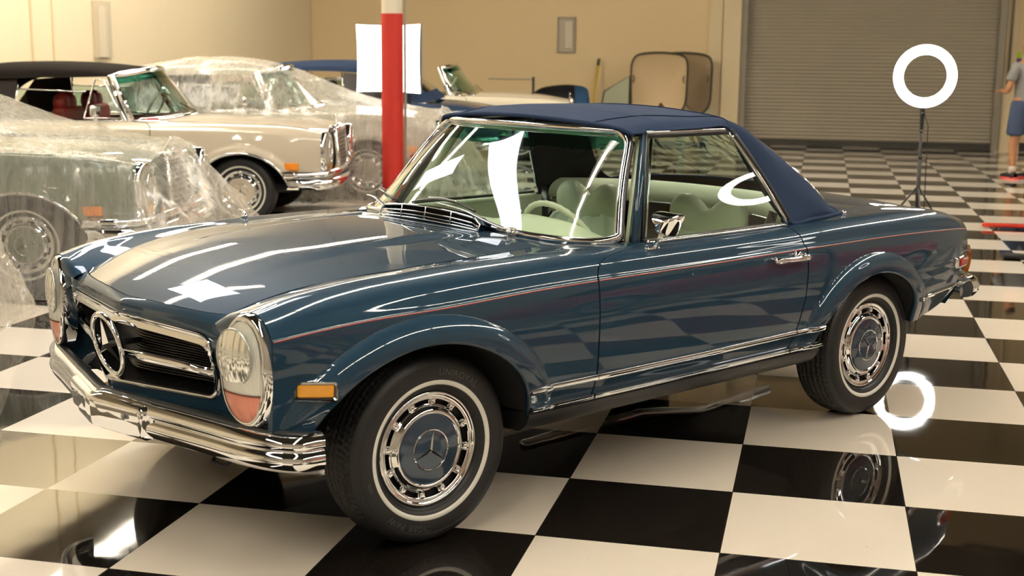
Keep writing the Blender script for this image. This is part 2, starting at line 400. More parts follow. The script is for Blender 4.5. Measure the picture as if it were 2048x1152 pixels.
def rear_x(v):
    return np.interp(v, [0,.6,1,1.6,2,3,4,5,6,7,8], [-.535,-.545,-.556,-.585,-.604,-.617,-.618,-.612,-.606,-.60,-.595])
TG = .0034
def region(xa, xb, V, nx, xs=None):
    "grid between two seam curves; xa, xb functions of v; V: (nv,) or (nx,nv)"
    t = (np.linspace(0,1,nx) if xs is None else xs)[:,None]
    V = np.broadcast_to(V, (len(t), np.shape(V)[-1]))
    return B.S(xa(V)*(1-t)+xb(V)*t, V)
def both(name, P, m, par, **k):
    return [panel(name, P, m, par, side=1, **k), panel(name, P, m, par, side=-1, **k)]
def rows(*segs):
    out = []
    for a, b, n in segs: out += list(np.linspace(a, b, n, endpoint=False))
    return np.array(out+[segs[-1][1]])
VS = rows((0,1,9),(1,2,14),(2,3,16),(3,4,16),(4,5,5),(5,6,6),(6,7,7),(7,8,6),(8,9,5),(9,10,5))
VD = rows((0,1,9),(1,2,14),(2,3,16),(3,4,16),(4,5,5),(5,6,6),(6,7,7),(7,8,6))
def side_grid(X, V, xwarp=None):
    vb = B.vbottom(X)
    VV = np.maximum(V[None], 0)*np.ones((len(X),1))
    # squeeze the rows below v=4 above the arch
    lo = V < 4
    fr = V[lo]/4
    VV[:, lo] = vb[:,None]*(1-fr)+4*fr
    return VV
def fenders():
    X = B.xsamples(.60, 1.775); VV = side_grid(X, VS)
    P1 = B.S(X[:,None]+0*VV, VV)
    t = np.linspace(0,1,24)[:-1,None]                          # from the door seam to x = .60
    V2 = np.broadcast_to(VS, (23, len(VS)))
    X2 = (seam_x(V2)+TG)*(1-t)+.60*t
    P0 = B.S(X2, V2)
    k = np.sum(VS <= 8.001)
    # the part behind the cowl joins only up to the crest
    P = np.concatenate([P0, P1], 0)
    for n_ in (1,-1): panel('front_fender', P, blue, car, side=n_)
    return P
fenders()
def doors():
    t = np.linspace(0,1,70)[:,None]; V = np.broadcast_to(VD, (70,len(VD)))
    P = B.S((seam_x(V)-TG)*(1-t)+(rear_x(V)+TG)*t, V)
    ds = []
    for s_ in (1,-1): ds.append(panel('door', P[::-1], blue, car, side=s_))
    return ds
DOORS = doors()
def quarters():
    X = B.xsamples(-1.97, -.68); VV = side_grid(X, VS); P1 = B.S(X[:,None]+0*VV, VV)
    t = np.linspace(0,1,10)[1:,None]; V2 = np.broadcast_to(VS, (9,len(VS)))
    X2 = -.68*(1-t)+(rear_x(np.minimum(V2,8))-TG)*t
    P = np.concatenate([P1, B.S(X2, V2)], 0)
    for n_ in (1,-1): panel('rear_quarter_panel', P, blue, car, side=n_)
quarters()
# rolled inner lips and dark wheel houses
def arch(a, s_, full=True):
    xc, zc, aa, bb = a
    th = np.linspace(R(3) if xc > 0 else R(4), R(176), 70)
    X = xc+aa*np.cos(th); Z = zc+bb*np.sin(th)
    v = B.vz(X, Z); P = B.S(X, v)
    rows_ = []
    for dy, dr in ((0,0),(-.003,-.006),(-.010,-.008),(-.022,-.006),(-.030,0)):
        q = P.copy(); k = 1+dr/.4; q[:,1] += dy; q[:,0] = xc+(q[:,0]-xc)*k; q[:,2] = zc+(q[:,2]-zc)*k; rows_.append(q)
    G = np.stack(rows_, 1)
    MB().grid(G*np.array([1,s_,1])).build('wheel_arch_lip', blue, car)
    rows_ = []
    for yy in (.0, .35):
        q = P.copy(); q[:,1] = (P[:,1]-.03) if yy == 0 else .50; rows_.append(q)
    for k in (.8,.6,.3,.05):
        q = P.copy(); q[:,1] = .50; q[:,0] = xc+(q[:,0]-xc)*k; q[:,2] = zc+(q[:,2]-zc)*k; rows_.append(q)
    G = np.stack(rows_, 1)
    MB().grid(G*np.array([1,s_,1])).build('wheel_house', under, car)
for a_ in (ARF, ARR):
    for s_ in (1,-1): arch(a_, s_)
# black shell added behind the shut lines: darkens the gaps, stops light leaks
def inner():
    mb = MB()
    for (x0, x1) in ((-1.93, 1.70),):
        X = B.xsamples(x0, x1, .03, .03); VV = side_grid(X, VD)
        VV = np.minimum(VV+.0, 8); vb = B.vbottom(X)
        P = B.S(X[:,None]+0*VV, VV, True); N = normals(P)
        # outward normal has +y on the side
        sg = np.sign(N[:,:20,1].mean()); P = P-N*sg*.016
        for s_ in (1,-1): mb.grid(P*np.array([1,s_,1]))
    mb.build('inner_body', under, car)
inner()
# ---------------------------------------------------------------- hood
_zc = pchip([.55,.70,.9,1.2,1.4,1.6,1.75,1.838], [.916,.917,.916,.903,.885,.850,.806,.771])
_zs = pchip([.55,.80,1.2,1.4,1.6,1.70,1.78,1.84], [.894,.890,.877,.861,.826,.796,.766,.742])
_ys = pchip([.60,.8,1.0,1.2,1.4,1.6,1.75], [.626,.648,.648,.640,.603,.545,.512])
def hood_z(x, s):
    a = np.abs(s)
    z = _zs(x)+(_zc(x)-_zs(x))*(1-a**2.3)
    y = a*_ys(np.clip(x,.6,1.75))
    z += .009*smoothstep((.38-y)/.10)*smoothstep((1.70-x)/.5)*smoothstep((x-.58)/.2)
    return z
def hood_xf(s): return 1.838-.058*np.abs(s)**1.2-.030*np.abs(s)**6
def hood_xr(s): return .604+.012*(1-np.abs(s)**2)
HC = .0042
def hood_grid(nx=120, ns=121, m=0.):
    s = np.linspace(-1,1,ns)[None]; t = np.linspace(0,1,nx)[:,None]
    X = hood_xr(s)*(1-t)+hood_xf(s)*t
    X = X+(-m)*(t > .999)+m*(t < .001)
    # round the rear corners
    Y = s*(_ys(np.clip(X,.6,1.75))-.004)
    Z = hood_z(X, s)
    return np.stack([X+0*Y, Y, Z], -1)
panel('hood', hood_grid(), blue, car, flange=.02)
# black copy of the hood set lower, so its edge gaps read as shade
mb = MB(); G = hood_grid(60, 61); G = G.copy(); G[...,2] -= .022; G[...,1] *= 1.03; G[...,0] = 1.2+(G[...,0]-1.2)*1.03; mb.grid(G); mb.build('hood_gap_backing', under, car)
# ---------------------------------------------------------------- windshield curves
def ws_base(y):
    a = abs(y)/.724
    return Vector((.535-.05*a**2-.18*a**8, y, .912-.023*a**2))
def ws_top(y):
    a = abs(y)/.545
    return Vector((.205-.115*a**2.2-.025*a**6, y, 1.276-.010*a**2))
# cowl between hood and windshield
def cowl():
    s = np.linspace(-1,1,121); G = []
    for t in np.linspace(0,1,26):
        row = []
        for k in s:
            a = abs(k)
            xf = hood_xr(k)-HC if a < .999 else .60
            P0 = np.array([xf, k*.626, hood_z(xf, k)-.001])
            if a > .85: P0[0] = float(hood_xr(k))-HC
            q = ws_base(k*.735); P1 = np.array([q.x-.005, q.y, q.z-.012])
            p = P0*(1-t)+P1*t; p[2] += .006*math.sin(PI*t)*(1-a**4)
            row.append(p)
        G.append(row)
    G = np.array(G)
    MB().grid(G).build('cowl_panel', blue, car)
cowl()
# ---------------------------------------------------------------- pinstripe and chrome strips
def stripe():
    for s_ in (1,-1):
        for k, (dz, w_, m_) in enumerate(((.002,.0032,mat('cream pinstripe', (.75,.70,.60), .4)),(-.0022,.0016,mat('red pinstripe', (.45,.02,.02), .4)))):
            mb = MB()
            for x0, x1 in ((-1.96, -.622), (-.612, .538), (.548, 1.772)):
                X = np.linspace(x0, x1, 90)
                v = B.vz(X, B.S(X, 0*X+4)[:,2]+dz); va = B.vz(X, B.S(X, 0*X+4)[:,2]+dz-w_)
                a = B.S(X, v); b = B.S(X, va); a[:,1] += .0008; b[:,1] += .0008
                mb.grid(np.stack([a,b],1)*np.array([1,s_,1]))
            mb.build('pinstripe', m_, car)
stripe()
def trim_strip(name, zf, x0, x1, s_, h=.020, out=.012, par=car):
    X = np.linspace(x0, x1, 60); mb = MB()
    z0 = zf(X); prof = [(-.5,0),(-.46,.6),(-.25,1.),(.12,.95),(.2,.55),(.32,.9),(.46,.6),(.5,0)]
    rows_ = []
    for dz, oo in prof:
        v = B.vz(X, z0+dz*h); P = B.S(X, v); P[:,1] += oo*out; P[:,2] = z0+dz*h; rows_.append(P)
    G = np.stack(rows_, 1)*np.array([1,s_,1])
    mb.grid(G); n = G.shape[1]
    for e in (G[0], G[-1]): mb.add(e, [tuple(range(n))])
    return mb.build(name, chrome, par, sharp=50)
def sill_z(x): return np.interp(x, [-2,-1.45,0,2], [.47,.40,.392,.392])
def rub_z(x): return np.interp(x, [-2,-1.9,-1.43,-.7,0,.9], [.515,.513,.496,.470,.462,.463])
for s_ in (1,-1):
    dr = DOORS[0 if s_ == 1 else 1]
    trim_strip('rub_strip', rub_z, .552, .866, s_, .024, .014); trim_strip('rub_strip', rub_z, -.554, .549, s_, .024, .014, dr)
    trim_strip('rub_strip', rub_z, -.722, -.560, s_, .024, .014); trim_strip('rub_strip', rub_z, -1.90, -1.452, s_, .020, .012)
    trim_strip('sill_strip', sill_z, .556, .845, s_, .024, .020); trim_strip('sill_strip', sill_z, -.534, .548, s_, .024, .020, dr)
    trim_strip('sill_strip', sill_z, -.742, -.542, s_, .024, .020)
# black rocker
for s_ in (1,-1):
    prof = [(.83,.382),(.845,.372),(.835,.345),(.812,.318),(.79,.305),(.70,.30),(.70,.36)]
    X = np.linspace(-.76,.835,40)
    G = np.array([[(x,y,z) for y,z in prof] for x in X])
    mb = MB(); mb.grid(G*np.array([1,s_,1]))
    for e in (G[0], G[-1]): mb.add(e*np.array([1,s_,1]), [tuple(range(len(prof)))])
    mb.build('rocker_panel', mat('textured black rocker', (.014,.014,.015), .38, bump=(160,.5,.003)), car, sharp=40)
mb = MB(); mb.box((.05,0,.32),(2.0,1.40,.05)); mb.box((1.2,0,.34),(.95,.9,.12)); mb.box((-1.3,0,.36),(1.0,.9,.12)); mb.build('floor_pan', under, car)
# exhaust
mb = MB(); mb.tube([(-.2,-.35,.22),(-1.0,-.38,.22),(-1.5,-.40,.30),(-2.05,-.40,.27)], .028, 12); mb.build('exhaust_pipe', alu, car)
# ---------------------------------------------------------------- nose
def nose_x(y, z):
    y = np.abs(y); k = smoothstep((z-.50)/.22)
    x0 = 1.905*(1-k)+1.868*k; sl = .34*(1-k)+.135*k
    x = x0+.010-sl*np.sqrt(y*y+.03**2)
    x = x - .09*np.clip((y-.53)/.1, 0, 1)**2
    return x-.10*np.clip((.47-z)/.1, 0, 1)**1.5
def loop_open(n=160, grow=0.):
    "outline of the grille opening in (y, z)"
    pts = []
    cor = [(.497,.680,.050),(.445,.513,.028),(-.445,.513,.028),(-.497,.680,.050)]
    c2 = []
    for i,(y,z,r) in enumerate(cor):
        p = np.array([y,z]); a = np.array(cor[i-1][:2])-p; b = np.array(cor[(i+1)%4][:2])-p
        a /= np.linalg.norm(a); b /= np.linalg.norm(b)
        for t in np.linspace(0,1,10):
            q = (1-t)**2*(p+a*r)+2*t*(1-t)*p+t*t*(p+b*r); c2.append(q)
    c2 = np.array(c2); seg = np.linalg.norm(np.roll(c2,-1,0)-c2, axis=1); L = np.r_[0, np.cumsum(seg)]
    cc = np.vstack([c2, c2[:1]]); u = np.linspace(0, L[-1], n, endpoint=False)
    P = np.c_[np.interp(u, L, cc[:,0]), np.interp(u, L, cc[:,1])]
    P[:,1] += .006*(1-np.clip(np.abs(P[:,0])/.5,0,1)**2)*np.sign(P[:,1]-.6)*(P[:,1]>.6)
    if not (np.isscalar(grow) and grow == 0):
        T = np.roll(P,-1,0)-np.roll(P,1,0); T /= np.linalg.norm(T,axis=1)[:,None]; N = np.c_[-T[:,1], T[:,0]]
        if np.sum(N[0]*(P[0]-[0,.6])) < 0: N = -N
        P = P+N*(grow if np.isscalar(grow) else np.asarray(grow)[:,None])
    return P
def on_nose(P, off=0.): return np.c_[nose_x(P[:,0], P[:,1])+off, P[:,0], P[:,1]]
def top_curve(y):   # lower edge of the painted band above the grille
    a = np.clip(np.abs(y)/.52, 0, 1.2); return .722+.016*(1-a*a)
def nose():
    n = 240; inner_ = loop_open(n)
    ang = np.arctan2(inner_[:,1]-.6, inner_[:,0])
    out = []
    for (y,z) in inner_:
        d = np.array([y, (z-.6)]); 
        sc = min(.63/abs(d[0]) if abs(d[0])>1e-6 else 1e9, ((.155 if d[1]>0 else .23)/abs(d[1])) if abs(d[1])>1e-6 else 1e9)
        out.append((d[0]*sc, .6+d[1]*sc))
    out = np.array(out)
    # square the corners off
    G = []
    for t in np.linspace(0,1,26):
        q = inner_*(1-t)+out*t
        zc_ = np.minimum(q[:,1], top_curve(q[:,0])+.03+.25*np.clip(np.abs(q[:,0])-.5,0,1))
        q = np.c_[q[:,0], zc_]; G.append(on_nose(q))
    MB().grid(np.array(G), closed_v=True).build('nose_panel', blue, car)
    # band between the hood edge and the grille chrome
    s = np.linspace(-1,1,121); G = []
    for t in np.linspace(0,1,16):
        row = []
        for k in s:
            ya, yb = k*.508, k*.545
            A = np.array([float(hood_xf(k))+HC, ya, float(hood_z(hood_xf(k), k))-.0005])
            C_ = np.array([float(nose_x(yb, top_curve(yb)))+.003, yb, float(top_curve(yb))])
            M_ = (A+C_)/2+np.array([.007, 0, .007])
            row.append((1-t)**2*A+2*t*(1-t)*M_+t*t*C_)
        G.append(row)
    MB().grid(np.array(G)).build('nose_band', blue, car)
    # valley between headlamp and hood corner: fills between fender edge and nose
    for sg in (1,-1):
        G = []
        for t in np.linspace(0,1,10):
            row = []
            for v in np.linspace(7.6,10,12):
                a = B.S(np.array([1.775]), np.array([v]))[0]; f = (v-7.6)/2.4
                b = np.array([1.80, .60-.07*f, .70+.03*f]); m_ = np.array([1.82, (a[1]+b[1])/2, max(a[2]-.012, b[2])])
                row.append((1-t)**2*a+2*t*(1-t)*m_+t*t*b)
            G.append(row)
        MB().grid(np.array(G)*np.array([1,sg,1])).build('nose_corner', blue, car)
        # side of the nose behind and below the headlamp
        G = []
        for z in np.linspace(.37,.80,16):
            row = []
            a = np.array([1.775, float(np.interp(z,[.37,.47,.58,.75,.80],[.76,.785,.797,.797,.75])), z])
            b = np.array([float(nose_x(.60, z))-.004, .60, min(z,.755)])
            m_ = np.array([max(a[0],b[0])+.02, a[1]-.03, z])
            for t in np.linspace(0,1,12): row.append((1-t)**2*a+2*t*(1-t)*m_+t*t*b)
            G.append(row)
        MB().grid(np.array(G)*np.array([1,sg,1])).build('nose_side_panel', blue, car)
nose()
# ---------------------------------------------------------------- grille
def ring_frame():
    n = 200; mb = MB(); P = loop_open(n)
    top = smoothstep((P[:,1]-.655)/.02)
    w_ = .011+.030*top
    prof = [(0.0,-.030),(0.0,.004),(.12,.012),(.3,.010),(.55,.004),(.8,.010),(.95,.010),(1.0,.002),(1.0,-.01)]
    G = []
    for f, o in prof:
        q = loop_open(n, grow=w_*f); G.append(on_nose(q, o))
    mb.grid(np.array(G), closed_v=True)
    return mb.build('grille_frame', chrome, car, sharp=50)
ring_frame()
mb = MB()                                            # dark duct behind the grille
q = loop_open(120); G = [on_nose(q, -.005)]
for k, dx in ((.98,-.06),(.9,-.16),(.5,-.17),(.02,-.17)):
    g = on_nose(q, 0); g[:,0] = 1.78+dx+.10*(1-np.abs(g[:,1])/.6)*.6; g[:,1] *= k; g[:,2] = .6+(g[:,2]-.6)*k; G.append(g)
mb.grid(np.array(G), closed_v=True).build('grille_duct', mat('grille black', (.004,.004,.005), .35), car)
mb = MB()
for z in np.linspace(.528,.668,17):                   # black horizontal slats
    Y = np.linspace(-.465,.465,31); X = nose_x(Y, z)-.085
    G = np.stack([np.stack([X+a, Y, z+b+0*Y], -1) for a, b in ((0,0),(-.022,.0022),(-.022,-.0022))], 1)
    mb.grid(G, closed_v=True)
mb.build('grille_slats', mat('grille slat black', (.010,.010,.012), .25), car)
for k in (1,-1): MB().tube([(1.895,k*.10,.607),(1.872,k*.20,.604),(1.83,k*.36,.602),(1.795,k*.492,.600)], [.010,.012,.011,.010], 12, squash=(1.4,1)).build('grille_bar', chrome, car)
def star(r, h=.16, inner=.13):
    "three pointed star, flat on the yz plane facing +x"
    v = [(h*r*.8,0,0),(-.01*r,0,0)]; f = []
    for k in range(3):
        a = PI/2+k*2*PI/3; v.append((.02*r, r*math.cos(a), r*math.sin(a)))
        b = a+PI/3; v.append((0, inner*r*math.cos(b), inner*r*math.sin(b)))
    n = 6
    for k in range(6):
        f.append((0, 2+k, 2+(k+1)%6)); f.append((1, 2+(k+1)%6, 2+k))
    return np.array(v), f
def ring_pts(c, r, n=64, axis='x', tilt=0.):
    a = np.linspace(0,2*PI,n,endpoint=False)
    return np.array([(c[0]-tilt*r*math.sin(t), c[1]+r*math.cos(t), c[2]+r*math.sin(t)) for t in a])
mb = MB(); mb.tube(ring_pts((1.912,0,.618), .100, 72, tilt=-.2), .0088, 14, closed=True, squash=(1.,1.15)).build('emblem_ring', chrome, car)
v, f = star(.097, .22, .13); v[:,0] += .2*v[:,2]; MB().add(v+np.array((1.914,0,.618)), f).build('emblem_star', chrome, car, smooth=False)
MB().tube([(1.80,0,.618),(1.905,0,.618)], .010, 12).build('emblem_bracket', blackp, car)
# ---------------------------------------------------------------- headlamp units
lens = mat('clear lamp glass', (.96,.97,.94), .05, trans=.85, coat=1., ior=1.25)
def ribmat(name, color, scale, rough=.15, metal=0., trans=0., strength=.6, dist=.004, axis='Y'):
    if name in MATS: return MATS[name]
    m = mat(name, color, rough, metal, trans=trans, coat=.6); nt = m.node_tree
    tc = nt.nodes.new('ShaderNodeTexCoord'); wv = nt.nodes.new('ShaderNodeTexWave'); wv.bands_direction = axis; wv.inputs['Scale'].default_value = scale
    nt.links.new(tc.outputs['Object'], wv.inputs['Vector'])
    bp = nt.nodes.new('ShaderNodeBump'); bp.inputs['Strength'].default_value = strength; bp.inputs['Distance'].default_value = dist
    nt.links.new(wv.outputs['Fac'], bp.inputs['Height']); nt.links.new(bp.outputs['Normal'], nt.nodes['Principled BSDF'].inputs['Normal'])
    return m
def hl_outline(n=96, g=0.):
    if g == 0.: return (hl_outline(n, 1e-9)-[.690,.644])*[.875,.955]+[.681,.641]
    a = np.linspace(0,2*PI,n,endpoint=False); c, s = np.cos(a), np.sin(a)
    e = 2/2.2
    y = np.sign(c)*np.abs(c)**e*(.095+g); z = np.sign(s)*np.abs(s)**e*(.157+g)
    # fuller outer side low down, narrower top
    y *= 1-.04*(z/.16); y += .006*(z < 0)*(-z/.16)
    return np.c_[.690+y, .644+z]
def headlamp(sg):
    root = None
    n = 96; a = hl_outline(n, .011); b = hl_outline(n, 0.)
    def face_x(y, z): return 1.829-.17*(y-.60)-.75*np.clip(y-.70,0,1)**2*2-.10*np.clip(z-.66,0,1)-.35*np.clip(.55-z,0,1)**1.5
    def back_x(y, z): return 1.765-.10*(y-.6)
    G = []
    for t, w_ in ((0,1),(.06,1.0),(.5,1.0),(.85,.85),(1,.5),(1.02,.2),(1,0)):
        o = b+(a-b)*w_; o[:,0] += .002*w_*(o[:,0] > .69)*(np.minimum(1,(o[:,0]-.69)/.05)); xb = back_x(o[:,0], o[:,1]); xf = face_x(b[:,0], b[:,1])
        G.append(np.c_[xb*(1-t)+xf*t, o])
    M = np.array([1,sg,1])
    bez = MB().grid(np.array(G)*M, closed_v=True).build('headlamp', chrome, car, sharp=60)
    # lens dome
    def dome(z0, z1, off, bulge, name, m, parent):
        K = 22; G = []
        C0 = np.array([.681, .641])
        for t in np.linspace(.999, 0.0, K):
            q = C0+(b-C0)*t
            q[:,1] = np.clip(q[:,1], z0, z1)
            G.append(np.c_[face_x(q[:,0], q[:,1])+off+bulge*(1-t**2.6), q])
        return MB().grid(np.array(G)*M, closed_v=True).build(name, m, parent)
    dome(-1, 9, -.022, .006, 'reflector', ribmat('lamp reflector', (.88,.88,.84), 9, .16, .9, strength=.9, dist=.012), bez)
    dome(.582, 9, -.002, .020, 'headlamp_glass', ribmat('ribbed clear glass', (.86,.87,.80), 60, .16, .45, strength=.5, dist=.002), bez)
    dome(-1, .578, -.002, .020, 'turn_signal_lens', ribmat('ribbed pink lens', (.90,.33,.22), 60, .14, .1, strength=.6, dist=.002), bez)
    # round sealed lamp
    cy_, cz_, r_ = .674, .686, .074
    rows_ = []
    for t in np.linspace(1, 0, 14):
        th = np.linspace(0,2*PI,48,endpoint=False); q = np.c_[cy_+r_*t*np.cos(th), cz_+r_*1.12*t*np.sin(th)]
        rows_.append(np.c_[face_x(np.full(48,cy_)+0*th, np.full(48,cz_))+.017+.014*(1-t*t)-.17*(q[:,0]-cy_), q])
    MB().grid(np.array(rows_)*M, closed_v=True).build('headlamp_bulb_glass', ribmat('sealed lamp glass', (.95,.97,.93), 14, .07, .85, strength=.35, dist=.006), bez)
    ring = rows_[0]*M; ring[:,0] -= .002
    MB().tube(ring, .0035, 8, closed=True).build('headlamp_ring', mat('lamp rim grey', (.55,.56,.52), .25, .8), bez)
    return bez
for sg in (1,-1): headlamp(sg)
# ---------------------------------------------------------------- front bumper
def bump_path(n=121):
    ctrl = [(1.66,.885),(1.735,.868),(1.79,.80),(1.832,.69),(1.866,.52),(1.912,.30),(1.952,.10),(1.968,0)]
    C_ = np.array(ctrl+[(x,-y) for x,y in ctrl[-2::-1]])
    P = cr1(C_, np.linspace(0, len(C_)-1, n)); return P
def bumper(path, prof, name, close=True):
    P = np.asarray(path); T = np.gradient(P, axis=0); T /= np.linalg.norm(T,axis=1)[:,None]
    N = np.c_[T[:,1], -T[:,0]]
    ref = P[len(P)//2]; 
    if N[len(P)//2,0]*np.sign(ref[0]) < 0: N = -N
    G = np.array([[(P[i,0]+N[i,0]*o, P[i,1]+N[i,1]*o, z) for o, z in prof] for i in range(len(P))])
    mb = MB(); mb.grid(G)
    if close:
        for e in (G[0], G[-1]): mb.add(e, [tuple(range(len(prof)))])
    return mb.build(name, chrome, car, sharp=55)
prof = [(-.060,.470),(-.040,.476),(-.018,.474),(-.004,.466),(.004,.456),(.005,.446),(.000,.437),(-.007,.432),(-.004,.427),(.004,.418),(.006,.405),(.002,.392),(-.008,.380),(-.025,.372),(-.05,.370)]
prof = [(a, .475+(b-.475)*1.13) for a, b in prof]
fb = bumper(bump_path(), cr1(np.array(prof), np.linspace(0,14,43)), 'front_bumper')
MB().grid(np.array([[(p[0]+n_,p[1],z) for n_,z in ((-.056,.474),(-.050,.481),(-.026,.480),(-.020,.475))] for p in bump_path()[8:-8]])).build('bumper_ribbed_step', ribmat('ribbed black rubber', (.02,.02,.02), 90, .4, strength=.8), fb)
# licence plate tray
pth = bump_path(401); pp = pth[np.abs(pth[:,1]) < .30]
T = np.gradient(pp, axis=0); T /= np.linalg.norm(T,axis=1)[:,None]; N = np.c_[-T[:,1], T[:,0]]
if N[len(pp)//2,0] < 0: N = -N
ed = smoothstep((.30-np.abs(pp[:,1]))/.045)
prof2 = [(-.004,.468),(.010,.463),(.017,.457),(.019,.450),(.012,.375),(.008,.362),(-.004,.355)]
G = np.array([[(pp[i,0]+N[i,0]*(o*ed[i]-.004*(1-ed[i])), pp[i,1]+N[i,1]*o*ed[i], .42+(z-.42)*(.80+.20*ed[i])) for o,z in prof2] for i in range(len(pp))])
MB().grid(G).build('licence_plate_bracket', chrome, fb, sharp=40)
for y in (.17,-.17):
    sx = float(np.interp(abs(y), [0,.1,.3],[1.968,1.952,1.912]))+.013; mb = MB()
    mb.box((sx,y,.424),(.008,.062,.018), rz=-.30*np.sign(y), bev=.003); mb.build('bracket_slot', mat('dull steel', (.35,.34,.32), .35, .9), fb)
# rear bumper
ctrl = [(-1.90,.845),(-1.985,.825),(-2.04,.74),(-2.075,.55),(-2.09,.3),(-2.095,0)]
C_ = np.array(ctrl+[(x,-y) for x,y in ctrl[-2::-1]])
rb = bumper(cr1(C_, np.linspace(0,len(C_)-1,90)), [(-.05,.545),(-.01,.548),(.012,.535),(.026,.505),(.026,.48),(.01,.455),(-.03,.445)], 'rear_bumper')
# rear panel + trunk lid
def rear():
    y = np.linspace(-1,1,41); G = []
    for z, xo in ((.835,-1.955),(.80,-1.985),(.74,-2.0),(.65,-2.01),(.55,-1.99),(.47,-1.95),(.42,-1.88)):
        row = []
        for k in y:
            w_ = {True:.775, False:.78}[z < .8]-(.20 if z > .82 else (.03 if z > .79 else 0))
            row.append((xo+.05*abs(k)**3, k*w_, z+.0*(1-k*k)))
        G.append(row)
    MB().grid(np.array(G)).build('rear_panel', blue, car)
    zc2 = pchip([-2.0,-1.9,-1.6,-1.4,-1.2,-1.0], [.820,.858,.906,.922,.930,.932])
    zs2 = pchip([-2.0,-1.85,-1.6,-1.2,-1.0], [.806,.848,.878,.894,.894]); ys2 = pchip([-2.0,-1.85,-1.6,-1.2,-1.0], [.553,.570,.590,.600,.62])
    def deck(xa, xb, nx):
        s = np.linspace(-1,1,61)[None]; X = np.linspace(xa,xb,nx)[:,None]+0*s
        return np.stack([X, s*(ys2(X)-.004), zs2(X)+(zc2(X)-zs2(X))*(1-np.abs(s)**2.2)], -1)
    panel('trunk_lid', deck(-1.345,-1.96,50), blue, car)
    panel('rear_deck_panel', deck(-1.02,-1.34,16), blue, car)
rear()
# tail lamps, side markers
for sg in (1,-1):
    G = []
    for z in np.linspace(.555,.685,8):
        G.append([(-1.985-.025*math.sin(PI*(z-.55)/.14)-.02*(1-abs(t-.5)*2), sg*(.60+.19*t), z) for t in np.linspace(0,1,10)])
    MB().grid(np.array(G)).build('tail_lamp', mat('orange tail lens', (.8,.22,.03), .12, trans=.3, coat=1.), car)
def marker(x0, x1, z0, z1, m, sg, slope=0., ycorr=None):
    "raised rectangular lamp with chrome frame on the fender side"
    xc, zc_ = (x0+x1)/2, (z0+z1)/2; w_, h = abs(x1-x0), abs(z1-z0)
    base = B.S(np.array([xc]), B.vz([xc],[zc_]))[0]; e = B.S(np.array([xc+.03]), B.vz([xc+.03],[zc_]))[0]; up = B.S(np.array([xc]), B.vz([xc],[zc_+.03]))[0]
    T = Vector(e-base).normalized(); U = Vector(up-base); U = (U-T*(U@T)).normalized(); N = T.cross(U); N = -N if N.y < 0 else N
    M = Matrix((T,U,N)).transposed()
    def rr(w__, h_, r, n=6):
        out = []
        for cx, cz, a0 in ((w__/2-r,h_/2-r,0),(-w__/2+r,h_/2-r,90),(-w__/2+r,-h_/2+r,180),(w__/2-r,-h_/2+r,270)):
            for k in range(n): a = R(a0+90*k/(n-1)); out.append((cx+r*math.cos(a), cz+r*math.sin(a)))
        return np.array(out)
    def lift(o, hh): return np.array([M@Vector((p[0],p[1],hh))+Vector(base) for p in o])*np.array([1,sg,1])
    A = rr(w_,h,.012); A2 = rr(w_-.006,h-.006,.010); I_ = rr(w_-.018,h-.018,.007)
    G = np.array([lift(A,-.01), lift(A,.008), lift(A2,.014), lift(I_,.013), lift(I_,.004)])
    fr = MB().grid(G, closed_v=True).build('side_marker_lamp', chrome, car, sharp=40)
    I2 = rr(w_-.024,h-.022,.006); G = np.array([lift(I2,.002), lift(I2,.017), lift(I2*.93,.021)])
    mb = MB().grid(G, closed_v=True); mb.add(G[-1], [tuple(range(len(I2)))])
    mb.build('side_marker_lens', m, fr, sharp=40)
    return fr
for sg in (1,-1):
    marker(1.593,1.722,.560,.618, amber, sg); marker(-1.93,-1.80,.595,.650, redlens, sg)
# ---------------------------------------------------------------- windshield
glassm = mat('window glass', (.86,.94,.90), .0, trans=1., ior=1.5)
def thin_glass(name, tint, refl=1.0):
    if name in MATS: return MATS[name]
    m = bpy.data.materials.new(name); m.use_nodes = True; nt = m.node_tree; nt.nodes.clear()
    out = nt.nodes.new('ShaderNodeOutputMaterial'); tr = nt.nodes.new('ShaderNodeBsdfTransparent'); gl = nt.nodes.new('ShaderNodeBsdfGlossy')
    fr = nt.nodes.new('ShaderNodeLayerWeight'); fr.inputs[0].default_value = .5; pw_ = nt.nodes.new('ShaderNodeMath'); pw_.operation = 'POWER'; pw_.inputs[1].default_value = 5.; ad_ = nt.nodes.new('ShaderNodeMath'); ad_.operation = 'MULTIPLY_ADD'; ad_.inputs[1].default_value = .96; ad_.inputs[2].default_value = .045; mx = nt.nodes.new('ShaderNodeMixShader')
    mt = nt.nodes.new('ShaderNodeMath'); mt.operation = 'MULTIPLY'; mt.inputs[1].default_value = 1.7*refl; mt.use_clamp = True
    tr.inputs[0].default_value = (*tint, 1); gl.inputs[0].default_value = (1,1,1,1); gl.inputs[1].default_value = 0.0
    nt.links.new(fr.outputs['Facing'], pw_.inputs[0]); nt.links.new(pw_.outputs[0], ad_.inputs[0]); nt.links.new(ad_.outputs[0], mt.inputs[0]); nt.links.new(mt.outputs[0], mx.inputs[0]); nt.links.new(tr.outputs[0], mx.inputs[1]); nt.links.new(gl.outputs[0], mx.inputs[2])
    nt.links.new(mx.outputs[0], out.inputs[0]); MATS[name] = m; return m
tglass = thin_glass('clear auto glass', (.86,.94,.88)); tband = thin_glass('green shade band glass', (.10,.42,.34))
